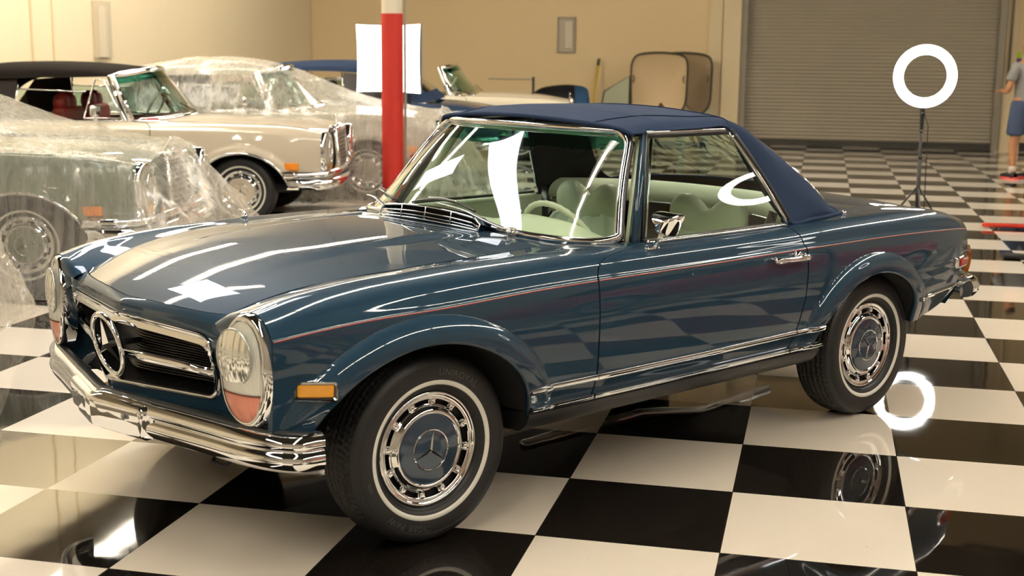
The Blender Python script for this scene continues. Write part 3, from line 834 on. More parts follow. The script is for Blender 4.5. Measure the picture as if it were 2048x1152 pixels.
def ws_pt(s, t):
    "s in [-1,1] across, t 0 base .. 1 top; rounded outline"
    # rounded corners by pulling t/s toward a superellipse
    a = ws_base(s*.724); b = ws_top(s*.545); p = a.lerp(b, t)
    p.x += .022*math.sin(PI*t)*(1-.3*s*s)
    return p
def ws_loop(n=40, inset=0.):
    pts = []; k = 1-inset
    rs, rt = .10, .15
    def corner(cs, ct, a0):
        return [(cs+rs*math.cos(R(a0+90*i/9)), ct+rt*math.sin(R(a0+90*i/9))) for i in range(10)]
    L = []
    L += [(-1+rs+(2-2*rs)*i/n, 1) for i in range(1,n)][::-1]
    loop = corner(1-rs,1-rt,0)+L+corner(-1+rs,1-rt,90)+[(-1, 1-rt-(1-2*rt)*i/8) for i in range(1,8)]+corner(-1+rs*.7,rt,180)+[(-1+rs+(2-2*rs)*i/n, 0) for i in range(1,n)]+corner(1-rs*.7,rt,270)+[(1, rt+(1-2*rt)*i/8) for i in range(1,8)]
    return loop
def windshield():
    lp = ws_loop(); P = np.array([ws_pt(max(-1,min(1,s)), max(0,min(1,t))) for s,t in lp])+np.array([.006,0,0])
    fr = MB().tube(P, .0180, 14, closed=True, squash=(1.15,.85)).build('windshield_frame', mat('windshield chrome', (.80,.80,.80), .10, 1.), car)
    seal = MB().tube(P*1.0+np.array([-.012,0,0]), .014, 10, closed=True).build('windshield_seal', rubber_s, fr)
    # glass as inner fan
    c = np.array([.43,0,1.10]); G = []
    for k in np.linspace(.985,0,24):
        row = []
        for s,t in lp:
            s2, t2 = s*k, .5+(t-.5)*k; row.append(ws_pt(s2, t2))
        G.append(row)
    G = np.array([[tuple(p) for p in r] for r in G])
    mb = MB().grid(G, closed_v=True)
    v = np.concatenate(mb.v); me = mk('windshield_glass', v, mb.f, [tglass, tband], fr)
    # shade band along the top
    for p in me.data.polygons:
        cz = sum(G.reshape(-1,3)[i,2] for i in p.vertices)/len(p.vertices)
        if cz > 1.205: p.material_index = 1
    # inner header and pillars
    mb = MB()
    hp = [ws_top(y) for y in np.linspace(-.55,.55,21)]
    mb.tube([(p.x-.03,p.y,p.z-.006) for p in hp], .02, 10, squash=(1,1.4)); mb.build('windshield_header', cream_l2, car)
    for sg in (1,-1):
        a, b = ws_base(.735), ws_top(.56)
        mb = MB(); mb.tube([(a.x-.045,sg*(a.y-.002),a.z-.03),(b.x-.035,sg*(b.y+.004),b.z+.002)], [.032,.020], 12, squash=(1.,.75)); mb.build('windshield_pillar', blue, car)
        mb = MB(); mb.tube([(a.x-.085,sg*(a.y+.012),a.z-.012),(b.x-.060,sg*(b.y+.018),b.z+.000)], .0055, 8); mb.build('pillar_trim', chrome, car)
        mb = MB(); mb.tube([(a.x-.06,sg*(a.y-.035),a.z-.03),(b.x-.045,sg*(b.y-.02),b.z-.01)], .022, 10); mb.build('inner_pillar_trim', cream_l2, car)
windshield()
# ---------------------------------------------------------------- doors: belt strip, glass, handle, card
GF = Vector((.215,.748,.885)); GT = Vector((.035,.588,1.262)); GR = Vector((-.418,.600,1.262)); GB = Vector((-.640,.745,.885))
for sg in (1,-1):
    dr = DORS = DOORS[0 if sg == 1 else 1]; M = np.array([1,sg,1])
    X = np.linspace(.205,-.600,50); P = B.S(X, 0*X+8.0)
    mb = MB(); mb.tube(P*M+np.array([0,0,.004]), .009, 8, squash=(.7,1.3)); mb.build('belt_moulding', chrome, dr)
    mb = MB(); mb.tube((P+np.array([0,-.016,.006]))*M, .008, 8); mb.build('belt_seal', rubber_s, dr)
    # glass
    G = []
    for t in np.linspace(0,1,16):
        a = GF.lerp(GT, t); b = GB.lerp(GR, t)
        row = []
        for s in np.linspace(0,1,24):
            p = a.lerp(b, s); p.y += .012*math.sin(PI*t); row.append((p.x,p.y,p.z))
        G.append(row)
    MB().grid(np.array(G)*M).build('door_glass', thin_glass('side glass', (.74,.86,.80), 1.15), dr)
    # rear edge channel
    mb = MB(); E = np.array([GB.lerp(GR,t)+Vector((0,.012*math.sin(PI*t)+.004,0)) for t in np.linspace(-.02,1,14)])
    mb.tube(E*M, .0075, 8, squash=(1,.8)); mb.build('glass_rear_trim', chrome, dr)
    mb = MB(); mb.tube((E+np.array([-.018,-.004,0]))*M, .014, 8); mb.build('glass_rear_seal', rubber_s, dr)
    T_ = np.array([GT.lerp(GR,t)+Vector((0,.006,.006)) for t in np.linspace(0,1,14)])
    mb = MB(); mb.tube(T_*M, .006, 8); mb.build('top_rail_trim', chrome, car)
    mb = MB(); mb.tube((T_+np.array([0,-.004,-.012]))*M, .011, 8); mb.build('top_rail_seal', rubber_s, car)
    mb = MB(); mb.tube([((GF.x-.01),sg*GF.y,GF.z),((GT.x-.006),sg*GT.y,GT.z)], .007, 8); mb.build('front_glass_channel', rubber_s, dr)
    # handle
    mb = MB(); y0 = .902
    mb.tube(np.array([(-.385,.880,.778),(-.388,.900,.778),(-.40,y0+.004,.778),(-.46,y0+.006,.777),(-.54,y0+.004,.776),(-.56,y0,.776),(-.575,y0-.004,.776)])*M, [.010,.013,.012,.0105,.012,.015,.012], 14, squash=(1.,.75))
    mb.tube(np.array([(-.575,.868,.776),(-.575,.902,.776),(-.575,.911,.776)])*M, [.013,.015,.010], 16)
    mb.tube(np.array([(-.535,.868,.782),(-.535,.893,.782)])*M, .018, 12)
    mb.tube(np.array([(-.40,.868,.778),(-.40,.896,.778)])*M, .012, 12)
    h = mb.build('door_handle', chrome, dr)
    # inside card
    G = [[(x, .70, z) for x in np.linspace(.50,-.58,12)] for z in np.linspace(.42,.875,6)]
    cd = MB().grid(np.array(G)*M).build('door_card', cream_l, dr)
    mb = MB(); mb.tube(np.array([(.30,.715,.872),(-.58,.715,.876)])*M, .022, 10, squash=(.6,1)); mb.build('door_cap', cream_l2, dr)
    mb = MB(); mb.box((-.12,sg*.67,.70),(.40,.07,.05), bev=.018); mb.build('arm_rest', cream_l, dr)
# mirror on the near door
mr = empty('door_mirror'); mr.parent = car; mr.location = (.07,.045,.235); mr.scale = (.74,.74,.74)
mr.location = (.155-.155*.74+.065, .800-.800*.74+.004, .874-.874*.74-.004)
mb = MB(); bx, by, bz = .155, .800, .874
mb.box((bx,by,bz+.004),(.085,.036,.014), bev=.006); mb.tube([(bx-.02,by+.004,bz+.01),(bx-.02,by+.03,bz+.05),(bx-.022,by+.058,bz+.10)], [.015,.011,.012], 12, squash=(1.3,.8)); mb.build('mirror_foot', chrome, mr)
def mirror_head():
    c = np.array([.135, .862, 1.000])
    # triangular-ish trapezoid shell: wide top, narrow bottom, open face looks backwards
    out = np.array([(.085,.042),(.080,.050),(-.075,.052),(-.085,.044),(-.085,.030),(-.030,-.050),(-.018,-.058),(.022,-.058),(.035,-.050),(.085,.028)])
    out = cr1(np.vstack([out,out[:1]]), np.linspace(0,10,61))[:-1]
    G = []
    for dx, k in ((-.050,.90),(-.050,1.0),(-.044,1.02),(0,.92),(.03,.70),(.050,.40),(.056,.1)):
        G.append(np.c_[np.full(60,c[0]+dx), c[1]+out[:,0]*k+.0, c[2]+out[:,1]*k])
    G = np.array(G)
    th = R(-8); v = G-c; Rz = np.array([[math.cos(th),-math.sin(th),0],[math.sin(th),math.cos(th),0],[0,0,1]]); G = v@Rz.T+c
    mb = MB().grid(G, closed_v=True); mb.add(G[-1], [tuple(range(60))]); mb.build('mirror_shell', chrome, mr, sharp=40)
    MB().add(G[0]+np.array([.004,0,0]), [tuple(range(60))]).build('mirror_glass', mat('mirror silver', (.9,.9,.9), .01, 1.), mr, smooth=False)
mirror_head()
# ---------------------------------------------------------------- soft top
NET = np.array([
 [(.085,.578,1.264),(.115,.52,1.287),(.150,.37,1.303),(.180,.18,1.314),(.195,0,1.318)],
 [(-.08,.604,1.274),(-.08,.545,1.308),(-.07,.38,1.330),(-.06,.19,1.341),(-.06,0,1.345)],
 [(-.25,.610,1.276),(-.25,.55,1.310),(-.25,.38,1.332),(-.25,.19,1.343),(-.25,0,1.347)],
 [(-.41,.612,1.274),(-.43,.555,1.305),(-.43,.38,1.325),(-.44,.19,1.336),(-.44,0,1.340)],
 [(-.475,.640,1.165),(-.56,.590,1.250),(-.60,.42,1.293),(-.62,.20,1.308),(-.63,0,1.312)],
 [(-.545,.688,1.035),(-.70,.635,1.125),(-.79,.46,1.205),(-.84,.22,1.236),(-.86,0,1.242)],
 [(-.640,.752,.895),(-.81,.695,1.000),(-.95,.55,1.075),(-1.03,.28,1.105),(-1.06,0,1.11)],
 [(-.80,.752,.893),(-.93,.710,.935),(-1.07,.58,.965),(-1.16,.30,.985),(-1.19,0,.99)],
 [(-1.045,.710,.892),(-1.12,.64,.897),(-1.21,.48,.905),(-1.27,.25,.915),(-1.29,0,.92)]])
full = np.concatenate([NET, mir(NET)[:,-2::-1]], 1)
G = csurf(full, 97, 97)
nr, nc = G.shape[:2]
r = np.arange(nr)/(nr-1)*8; c = np.arange(nc)/(nc-1)*8
RR, CC = np.meshgrid(r, c, indexing='ij')
# stretched cloth: gentle folds low on the quarters and a seam ridge over the bow
G[...,2] += .0035*np.exp(-((RR-3.05)/.05)**2)+.003*np.exp(-((RR-.9)/.04)**2)
wr = np.sin(CC*5.2+RR*2.3)*.5+np.sin(CC*9.1-RR*3.1)*.3
N_ = normals(G); qm = smoothstep((RR-4.2)/1.2)*smoothstep((8.1-RR)/1.0)*np.clip(np.abs(CC-4)/4,0,1)
G = G+N_*(wr*.0035*qm)[...,None]
hole = lambda i,j: (4.45 < (i+.5)/(nr-1)*8 < 7.1) and abs((j+.5)/(nc-1)*8-4) < 2.45
def subgrid(G, keep):
    n, m = G.shape[:2]
    return [(i*m+j, (i+1)*m+j, (i+1)*m+j+1, i*m+j+1) for i in range(n-1) for j in range(m-1) if keep(i,j)]
Vv = G.reshape(-1,3)
top = mk('soft_top', Vv, subgrid(G, lambda i,j: not hole(i,j)), navy, car)
md = top.modifiers.new('thickness', 'SOLIDIFY'); md.thickness = .006
def clean(o):
    bm = bmesh.new(); bm.from_mesh(o.data); bmesh.ops.delete(bm, geom=[v for v in bm.verts if not v.link_faces], context='VERTS'); bm.to_mesh(o.data); bm.free()
clean(top)
rwm = thin_glass('clear vinyl window', (.72,.74,.72), 1.2); nt = rwm.node_tree
tc = nt.nodes.new('ShaderNodeTexCoord'); nz = nt.nodes.new('ShaderNodeTexNoise'); nz.inputs['Scale'].default_value = 4.5; nz.inputs['Detail'].default_value = 2; nz.inputs['Distortion'].default_value = 1.2
bp = nt.nodes.new('ShaderNodeBump'); bp.inputs['Strength'].default_value = .9; bp.inputs['Distance'].default_value = .05
nt.links.new(tc.outputs['Object'], nz.inputs[0]); nt.links.new(nz.outputs[0], bp.inputs['Height'])
for n_ in nt.nodes:
    if n_.type == 'BSDF_GLOSSY': nt.links.new(bp.outputs[0], n_.inputs['Normal'])
rw = mk('rear_window', Vv, subgrid(G, hole), rwm, car); clean(rw)
# dark headliner
lin = mk('headliner', Vv-normals(G).reshape(-1,3)*np.sign(normals(G)[20,48,2])*.014, subgrid(G, lambda i,j: not hole(i,j)), mat('dark headliner', (.012,.014,.016), .9), car); clean(lin)
# header edge roll, seam and rear hem
mb = MB(); mb.tube(G[0]+np.array([.004,0,-.004]), .009, 8); mb.build('top_front_hem', navy, car)
i1 = int(round(1.0/8*(nr-1)))
mb = MB()
for sgn in (1,-1):
    tt_ = np.linspace(0,1,40); rr_ = tt_*3.05; cc_ = 1.75-.55*smoothstep(tt_*1.3)
    idx = [(int(round(a_/8*(nr-1))), int(round((c_ if sgn == 1 else 8-c_)/8*(nc-1)))) for a_, c_ in zip(rr_, cc_)]
    ps = np.array([G[i_, j_] for i_, j_ in idx]); k_ = np.ones(5)/5
    for q_ in range(3): ps[2:-2,q_] = np.convolve(ps[:,q_], k_, 'valid')
    mb.tube(ps+np.array([0,0,.002]), .0022, 6)
ii = int(round(3.05/8*(nr-1))); mb.tube(G[ii]+np.array([0,0,.002]), .0022, 6); mb.build('top_seam', navy, car)
mb = MB(); e = np.concatenate([G[int(6/8*(nr-1)):,0], G[-1,1:], G[int(6/8*(nr-1)):-1,-1][::-1]]); mb.tube(e, .009, 8); mb.build('top_rear_hem', navy, car)
for sg in (1,-1):
    mb = MB(); mb.tube([(-1.06,sg*.722,.888),(-1.06,sg*.722,.902),(-1.06,sg*.722,.908)], [.012,.012,.006], 12); mb.build('top_fastener', chrome, car)
# roof bows inside
mb = MB()
for i in (i1, ii): mb.tube(G[i][6:-6]+np.array([0,0,-.035]), .012, 8)
mb.build('roof_bow', blackp, car)
# ================================================================= wheels
def textmesh(txt, size, extrude):
    cu = bpy.data.curves.new('t', 'FONT'); cu.body = txt; cu.size = size; cu.extrude = extrude; cu.offset = size*.012
    cu.align_x = 'CENTER'; cu.space_character = 1.12
    o = bpy.data.objects.new('t', cu); me = bpy.data.meshes.new_from_object(o)
    v = np.array([q.co[:] for q in me.vertices]); f = [tuple(p.vertices) for p in me.polygons]
    bpy.data.objects.remove(o); bpy.data.curves.remove(cu); bpy.data.meshes.remove(me)
    return v, f
def arc_text(mb, txt, size, r, ang, y0, depth, spin=1):
    "text bent round the wheel, readable from +y, letters' tops outwards"
    v, f = textmesh(txt, size, depth/2)
    a = ang-v[:,0]/r*1.0; rr = r+v[:,1]
    # seen from +y with x forward: the viewer's right is -x
    P = np.c_[-rr*np.cos(a), y0+v[:,2], rr*np.sin(a)]
    mb.add(P, f)
tyre_m = mat('tyre rubber', (.011,.011,.012), .48, bump=(90,.08,.002))
white_m = mat('white sidewall', (.78,.77,.70), .5)
def tyre(parent, text=True, lod=1, R0=.314, wid=.185):
    prof = [(.186,.060),(.196,.077),(.215,.0895),(.240,.095),(.265,.0945),(.285,.089),(.298,.079),(.3045,.068),(.308,.058),(.3105,.045),(.312,.025),(.312,0)]
    prof = np.array(prof)*np.array([R0/.312, 1])
    dense = cr1(prof, np.linspace(0, len(prof)-1, 56 if lod else 24))
    full = np.concatenate([dense, (dense*[1,-1])[::-1][1:]])
    n = 360 if lod else 72
    a = np.arange(n)*2*PI/n
    r = full[:,0][None]+0*a[:,None]; h = full[:,1][None]+0*a[:,None]; A = a[:,None]+0*r
    if lod:
        tread = (full[:,0][None] > .3035*R0/.312)
        groove = np.zeros_like(r)
        for gy, gw in ((.0,.004),(.026,.0045),(-.026,.0045),(.050,.0035),(-.050,.0035)):
            groove += np.exp(-((h-gy-.002*np.sin(A*45))/gw)**4)*.006
        # cross sipes on the shoulders and centre blocks
        ph = (A*90/PI+np.abs(h)*40) % 2
        sip = ((np.abs(h) > .030) & (ph < .5))*.0045+((np.abs(h) <= .030) & ((A*90/PI+h*60) % 2 < .35))*.003
        edge = smoothstep((full[:,0][None]-.2985*R0/.312)/.004)
        r = r-(groove+sip)*edge
    G = np.stack([r*np.cos(A), h, r*np.sin(A)], -1)
    mb = MB().grid(G, closed_u=True)
    mb.build('tyre', tyre_m, parent)
    mb = MB(); mb.lathe([(.2135,.0895),(.2145,.0912),(.2280,.0948),(.2290,.0937)], 120 if lod else 48); mb.build('white_wall_band', white_m, parent)
    if lod:
        mb = MB(); mb.lathe([(.1975,.079),(.1985,.0812),(.2000,.0815),(.2008,.080)], 120); mb.lathe([(.272,.0935),(.2725,.0950),(.2745,.0945),(.275,.0925)], 120); mb.build('sidewall_rib', tyre_m, parent)
        if text:
            mb = MB()
            arc_text(mb, 'UNIROYAL', .030, .245, R(66), .0945, .0022)
            arc_text(mb, 'TIGER PAW', .030, .245, R(248), .0945, .0022)
            arc_text(mb, 'AWP', .015, .245, R(198), .0945, .0022)
            mb.build('tyre_lettering', mat('raised tyre letters', (.05,.05,.05), .35), parent)
def wheel_cap(parent, disc, lod=1):
    n = 144 if lod else 60
    # outer chrome dish with a ring of slots
    prof = [(.190,.055),(.1895,.066),(.186,.0715),(.181,.072),(.176,.068),(.171,.066),(.167,.067),(.164,.0655),(.158,.060),(.150,.058),(.143,.061),(.139,.066),(.134,.070),(.128,.075),(.122,.0775),(.118,.0765),(.115,.0735),(.113,.0715)]
    P = cr1(np.array(prof), np.linspace(0, len(prof)-1, 52 if lod else 26))
    a = np.arange(n)*2*PI/n; Gr = np.stack([P[:,0][None]*np.cos(a)[:,None], P[:,1][None]+0*a[:,None], P[:,0][None]*np.sin(a)[:,None]], -1)
    rm = P[:,0]; f = []; m = len(P)
    for i in range(n):
        for j in range(m-1):
            rj = (rm[j]+rm[j+1])/2; ph = ((i+.5)/n*12) % 1
            if .146 < rj < .162 and .16 < ph < .84: continue
            f.append((i*m+j, ((i+1)%n)*m+j, ((i+1)%n)*m+j+1, i*m+j+1))
    cap = mk('hub_cap', Gr.reshape(-1,3), f, chrome, parent, sharp=60)
    if lod:
        for k in range(12):
            mb = MB()
            t = (k+0.0)/12*2*PI
            c = np.array([.156*math.cos(t), .064, .156*math.sin(t)])
            M = Matrix.Rotation(-t, 3, 'Y')
            mb.box(c, (.020,.008,.017), bev=.003, M=M)
            mb.build('cap_clip', chrome, cap)
    MB().lathe([(.188,.050),(.14,.035),(.02,.035)], n).build('wheel_rim', mat('painted steel rim black', (.006,.006,.007), .5), parent)
    pr = cr1(np.array([(.1165,.072),(.112,.0745),(.09,.0785),(.072,.0815),(.068,.0820)]), np.linspace(0,4,16))
    pr2 = [tuple(p) for p in pr]+[(.05,.0845),(.03,.0855),(.0001,.086)]
    MB().lathe(pr2, n).build('cap_disc', disc, cap)
    if lod or True:
        mb = MB(); q = ring_pts((0,0,0), .066, 72); q = np.c_[q[:,1], np.full(len(q), .0832), q[:,2]]; mb.tube(q, .0024, 8, closed=True)
        v, f = star(.064, .12, .13); v = np.c_[-v[:,1], v[:,0]+.0845, v[:,2]]; mb.add(v, f)
        mb.build('cap_star', chrome, cap, smooth=True, sharp=30)
disc_m = mat('hub disc blue paint', (.025,.050,.085), .2, .3, coat=1.)
def wheel(parent, x, y, z=.3125, sg=1, lod=1, disc=None, star_rot=0., text=True, steer=0.):
    w_ = empty('wheel'); w_.parent = parent; w_.location = (x, y*sg, z); w_.rotation_euler = (0,0, steer+(0 if sg == 1 else PI))
    sub = w_
    tyre(w_, text, lod); wheel_cap(w_, disc or disc_m, lod)
    return w_
fw = wheel(car, 1.20, .705, sg=1, steer=R(-1.5))
rwl = wheel(car, -1.20, .705, sg=1, text=False)
for o in [x for x in bpy.data.objects if x.parent == fw or x.parent == rwl]:
    if o.name.startswith('hub_cap'): o.rotation_euler = (0, R(-8) if o.parent == fw else R(47), 0)
wheel(car, 1.20, .705, sg=-1, lod=0); wheel(car, -1.20, .705, sg=-1, lod=0)
# ================================================================= cowl vent, wipers, small fittings
def vent():
    v = empty('cowl_vent'); v.parent = car
    def xy(y): return .616-.10*y*y
    Y = np.linspace(-.31,.31,61); e = np.abs(Y)/.31
    zt = .974-.020*e**2-.016*smoothstep((e-.90)/.10); zb = .925-.010*e**2
    X = np.array([xy(y) for y in Y])
    # hood of the vent running back to the windshield
    G = []
    for t in np.linspace(0,1,10):
        G.append(np.c_[X-.10*t, Y*(1+.05*t), zt*(1-t)+(.915-.014*e**2)*t+.014*math.sin(PI*t)*(1-e**4)])
    MB().grid(np.array(G)).build('vent_cover', blue, v)
    MB().grid(np.array([np.c_[X+.01,Y,zb-.003],np.c_[X-.05,Y,zb+.008]])).build('vent_floor', blue, v)
    MB().grid(np.array([np.c_[X-.045,Y,zb],np.c_[X-.05,Y,zt-.004]])).build('vent_recess', mat('vent dark', (.004,.004,.005), .8), v)
    mb = MB()
    loop = np.concatenate([np.c_[X+.004,Y,zt], np.c_[X+.014,Y,zb][::-1]]); mb.tube(loop, .0038, 8, closed=True)
    zm = (zt*.55+zb*.45); mb.tube(np.c_[X+.010,Y,zm], .0028, 8)
    zl = (zt*.25+zb*.75); mb.tube(np.c_[X+.013,Y,zl], .0020, 8)
    for y in (-.155,.0,.155):
        k = np.argmin(np.abs(Y-y)); mb.tube([(X[k]+.006,Y[k],zt[k]),(X[k]+.016,Y[k],zb[k])], .003, 6)
    mb.build('vent_grille', chrome, v)
vent()
wiper_m = mat('stainless wiper', (.62,.60,.56), .25, 1.)
def wiper(bx, by, ex, ey, ez):
    w_ = empty('wiper'); w_.parent = car
    mb = MB(); b = np.array([bx,by,.912]); e = np.array([ex,ey,ez])
    mb.tube([b+[0,0,-.02], b+[0,0,.012], b+[0,0,.018]], [.017,.016,.010], 14)
    P = [b+[0,0,.008], b*.75+e*.25+[.012,0,.012], b*.4+e*.6+[.018,0,.022], e+[.012,0,.006]]
    mb.tube(cr1(np.array(P), np.linspace(0,3,20)), np.linspace(.010,.0045,20), 8, squash=(.7,1.2)); mb.build('wiper_arm', wiper_m, w_)
    mb = MB(); mb.box(tuple(b+[.0,-.01,.015]), (.05,.03,.014), bev=.005, rz=math.atan2(e[1]-b[1],e[0]-b[0])); mb.build('wiper_base', wiper_m, w_)
    d = np.array([-.02,-1,.0]); 
    Y = np.linspace(ey+.20, ey-.20, 16); Q = []
    for y in Y:
        p = ws_pt(y/.70, .13+.06*(1-(y-ey)**2/.04)); Q.append((p.x+.014, y, p.z+.006))
    mb = MB(); mb.tube(Q, .0045, 6, squash=(1,1.5)); mb.build('wiper_blade', blackp, w_)
    mb = MB(); mb.tube([(q[0]+.010,q[1],q[2]+.008) for q in Q[4:12]], .003, 6); mb.build('blade_bridge', wiper_m, w_)
wiper(.560,.43, .53,-.04,.975); wiper(.555,-.30, .48,-.58,.955)
mb = MB()                                            # washer nozzles
for y in (.30,): mb.tube([(.60,.46,.918),(.60,.46,.932)], .009, 10)
mb.tube([(1.00,-.72,.885),(1.00,-.72,.900),(1.00,-.72,.915)], [.018,.012,.003], 12)
mb.build('antenna_base', chrome, car)
# ================================================================= interior
def seat(y):
    s = empty('seat'); s.parent = car; s.location = (-.27, y, .0)
    net = []
    for x, z0 in ((.30,.40),(.31,.48),(.26,.50),(.02,.475),(-.16,.46),(-.20,.40)):
        net.append([(x,-.25,z0-.03),(x,-.24,z0+(.012 if z0>.42 else 0)),(x,-.12,z0+.004),(x,0,z0),(x,.12,z0+.004),(x,.24,z0+(.012 if z0>.42 else 0)),(x,.25,z0-.03)])
    G = csurf(np.array(net), 36, 49); cc = np.linspace(-1,1,49)
    G[...,2] += .006*np.abs(np.sin(cc*PI*3.5))[None]*(np.abs(cc)<.75)[None]
    mb = MB().grid(G); mb.box((.06,0,.37),(.46,.46,.12), bev=.03); mb.build('seat_cushion', cream_l, s)
    # backrest, leaning back, with vertical pleats
    net = []
    rowsb = [(-.12,.44,.22,.09),(-.17,.56,.235,.09),(-.235,.70,.235,.085),(-.285,.80,.205,.07),(-.302,.835,.16,.045)]
    front, back = [], []
    for x, z, hw, th in rowsb:
        front.append([(x-.045,-hw-.02,z),(x+.018,-hw+.015,z),(x+.004,-hw*.5,z),(x,0,z),(x+.004,hw*.5,z),(x+.018,hw-.015,z),(x-.045,hw+.02,z)])
        back.append([(x-.045,-hw-.02,z),(x-th-.02,-hw+.02,z),(x-th-.03,-hw*.5,z),(x-th-.03,0,z),(x-th-.03,hw*.5,z),(x-th-.02,hw-.02,z),(x-.045,hw+.02,z)])
    F = csurf(np.array(front), 40, 61); Bk = csurf(np.array(back), 40, 61); cc = np.linspace(-1,1,61)
    F[...,0] += .007*np.abs(np.sin(cc*PI*4))[None]*((np.abs(cc)<.62)[None])*(np.linspace(0,1,40)[:,None]<.86)
    mb = MB().grid(F).grid(Bk); mb.grid(np.stack([F[-1], (F[-1]+Bk[-1])/2+[0,0,.012], Bk[-1]], 0)); mb.build('seat_back', cream_l, s)
    # wide saddle-shaped head restraint
    L, NN = 25, 40; rows_ = []
    for i in range(L):
        t = i/(L-1)*2-1; y_ = t*.205; w_ = math.sqrt(max(0,1-abs(t)**5))
        zc_ = .895-.045*math.exp(-(t/.35)**2)+.012*math.cos(t*1.2); hh = .085*w_*(1-.28*math.exp(-(t/.35)**2))+.003; tt = .055*w_*(1-.15*math.exp(-(t/.3)**2))+.003
        a = np.linspace(0,2*PI,NN,endpoint=False)
        rows_.append(np.c_[-.335+np.sign(np.cos(a))*np.abs(np.cos(a))**.8*tt-.0*a, np.full(NN,y_), zc_-.02+np.sign(np.sin(a))*np.abs(np.sin(a))**.8*hh*1.05])
    mb = MB().grid(np.array(rows_), closed_v=True)
    mb.add(rows_[0], [tuple(range(NN))]); mb.add(rows_[-1], [tuple(range(NN))]); hr = mb.build('head_restraint', cream_l, s)
    mb = MB(); mb.tube([(-.29,-.07,.78),(-.32,-.07,.86)], .007, 8); mb.tube([(-.29,.07,.78),(-.32,.07,.86)], .007, 8); mb.build('restraint_post', chrome, s)
    return s
seat(.36); seat(-.36)
# steering wheel
sw = empty('steering_wheel'); sw.parent = car; sw.location = (.235,.36,.825); sw.rotation_euler = (0, R(-62), 0)
ivory = mat('ivory plastic', (.62,.63,.50), .3)
a = np.linspace(0,2*PI,96,endpoint=False)
mb = MB(); P = np.c_[.198*np.cos(a), .198*np.sin(a), 0*a]; mb.tube(P, .0115+.0014*np.cos(a*36), 12, closed=True); mb.build('rim', ivory, sw)
mb = MB(); mb.tube([(0,-.195,0),(0,-.10,-.028),(0,0,-.035),(0,.10,-.028),(0,.195,0)], .012, 8, squash=(1,1.8)); mb.tube([(0,0,-.035),(-.09,0,-.03),(-.195,0,0)], .012, 8, squash=(1,1.8)); mb.build('spoke', ivory, sw)
mb = MB(); a2 = np.linspace(R(-150),R(-30),30); mb.tube(np.c_[.125*np.sin(a2)*1., .125*np.cos(a2), 0*a2-.012], .0035, 8); mb.tube(np.c_[.125*np.cos(a), .125*np.sin(a), 0*a-.018], .0035, 8, closed=True); mb.build('horn_ring', chrome, sw)
mb = MB(); mb.lathe([(.0,.0),(.045,-.004),(.062,-.02),(.06,-.06),(.03,-.16),(.03,-.3)], 32, axis='z'); mb.build('hub', ivory, sw)
# dashboard
G = []
for y in np.linspace(-.70,.70,41):
    hump = .040*math.exp(-((y-.36)/.20)**4)
    pr = [(.52,.895),(.44,.915+hump*.4),(.36,.918+hump),(.300,.905+hump),(.275,.885+hump*.8),(.285,.86),(.31,.80),(.33,.72),(.36,.60),(.45,.55)]
    q = cr1(np.array(pr), np.linspace(0,9,32)); G.append(np.c_[q[:,0]-.10*(abs(y)/.7)**3*0-.12*max(0,abs(y)-.45)*2, np.full(32,y), q[:,1]-.02*(abs(y)/.7)**2])
MB().grid(np.array(G)).build('dashboard', cream_l2, car)
mb = MB()
for y in (.28,.36,.44): 
    mb.lathe([(.001,.0),(.05,.0),(.052,.006),(.055,.004)], 32, axis='x', c=(.272,y,.855))
mb.build('gauge', blackp, car)
mb = MB(); mb.tube([(.283,-.62,.80),(.277,-.3,.82),(.277,.0,.82),(.277,.20,.82)], .006, 8); mb.build('dash_trim', chrome, car)
# cabin floor, tunnel, rear shelf, rear bulkhead
G = [[(x,y,z) for y in (-.72,-.70,.70,.72)] for x,z in ((.60,.55),(.50,.36),(-.55,.36),(-.70,.50))]
mb = MB(); mb.grid(np.array([[(x,y,z+(.3 if abs(y)>.71 else 0)) for y in (-.72,-.70,.70,.72)] for x,z in ((.60,.60),(.50,.36),(-.55,.36),(-.70,.50))])); mb.build('cabin_floor', carpet, car)
mb = MB(); mb.box((-.05,0,.42),(1.1,.22,.16), bev=.04); mb.build('centre_tunnel', carpet, car)
mb = MB(); mb.box((-.88,0,.60),(.50,1.36,.20), bev=.03); mb.build('rear_shelf', carpet, car)
pr = cr1(np.array([(-1.0,.858),(-.972,.862),(-.957,.878),(-.962,.910),(-.995,.940),(-1.05,.955),(-1.12,.93)]), np.linspace(0,6,24))
G = []
for s_ in np.linspace(-1,1,31):
    G.append(np.c_[pr[:,0]+.30*abs(s_)**3.0, np.full(24, s_*.70), pr[:,1]])
MB().grid(np.array(G)).build('rear_cockpit_surround', cream_l2, car)
mb = MB(); mb.tube([(-.960+.30*abs(s_)**3, s_*.695, .862) for s_ in np.linspace(-1,1,31)], .006, 8); mb.build('surround_trim', chrome, car)
for sg in (1,-1):
    mb = MB(); G = [[(x, sg*.72, z) for z in (.50,.88)] for x in (-.58,-.80,-1.05)]; mb.grid(np.array(G)); mb.build('rear_side_trim', cream_l, car)
    mb = MB(); mb.tube([(-.62,sg*.69,.93),(-.60,sg*.66,.80),(-.52,sg*.60,.60),(-.45,sg*.60,.45)], .012, 8, squash=(.3,2)); mb.build('seat_belt', blackp, car)
# inside mirror
mb = MB(); mb.box((.17,0,1.20),(.02,.20,.05), bev=.008); mb.tube([(.19,0,1.27),(.175,0,1.21)], .006, 8); mb.build('rear_view_mirror', blackp, car)
# towing eye below the bumper
mb = MB(); mb.tube([(1.70,.33,.30),(1.74,.35,.275),(1.72,.39,.265),(1.69,.40,.285)], .007, 8); mb.build('tow_hook', blackp, car)
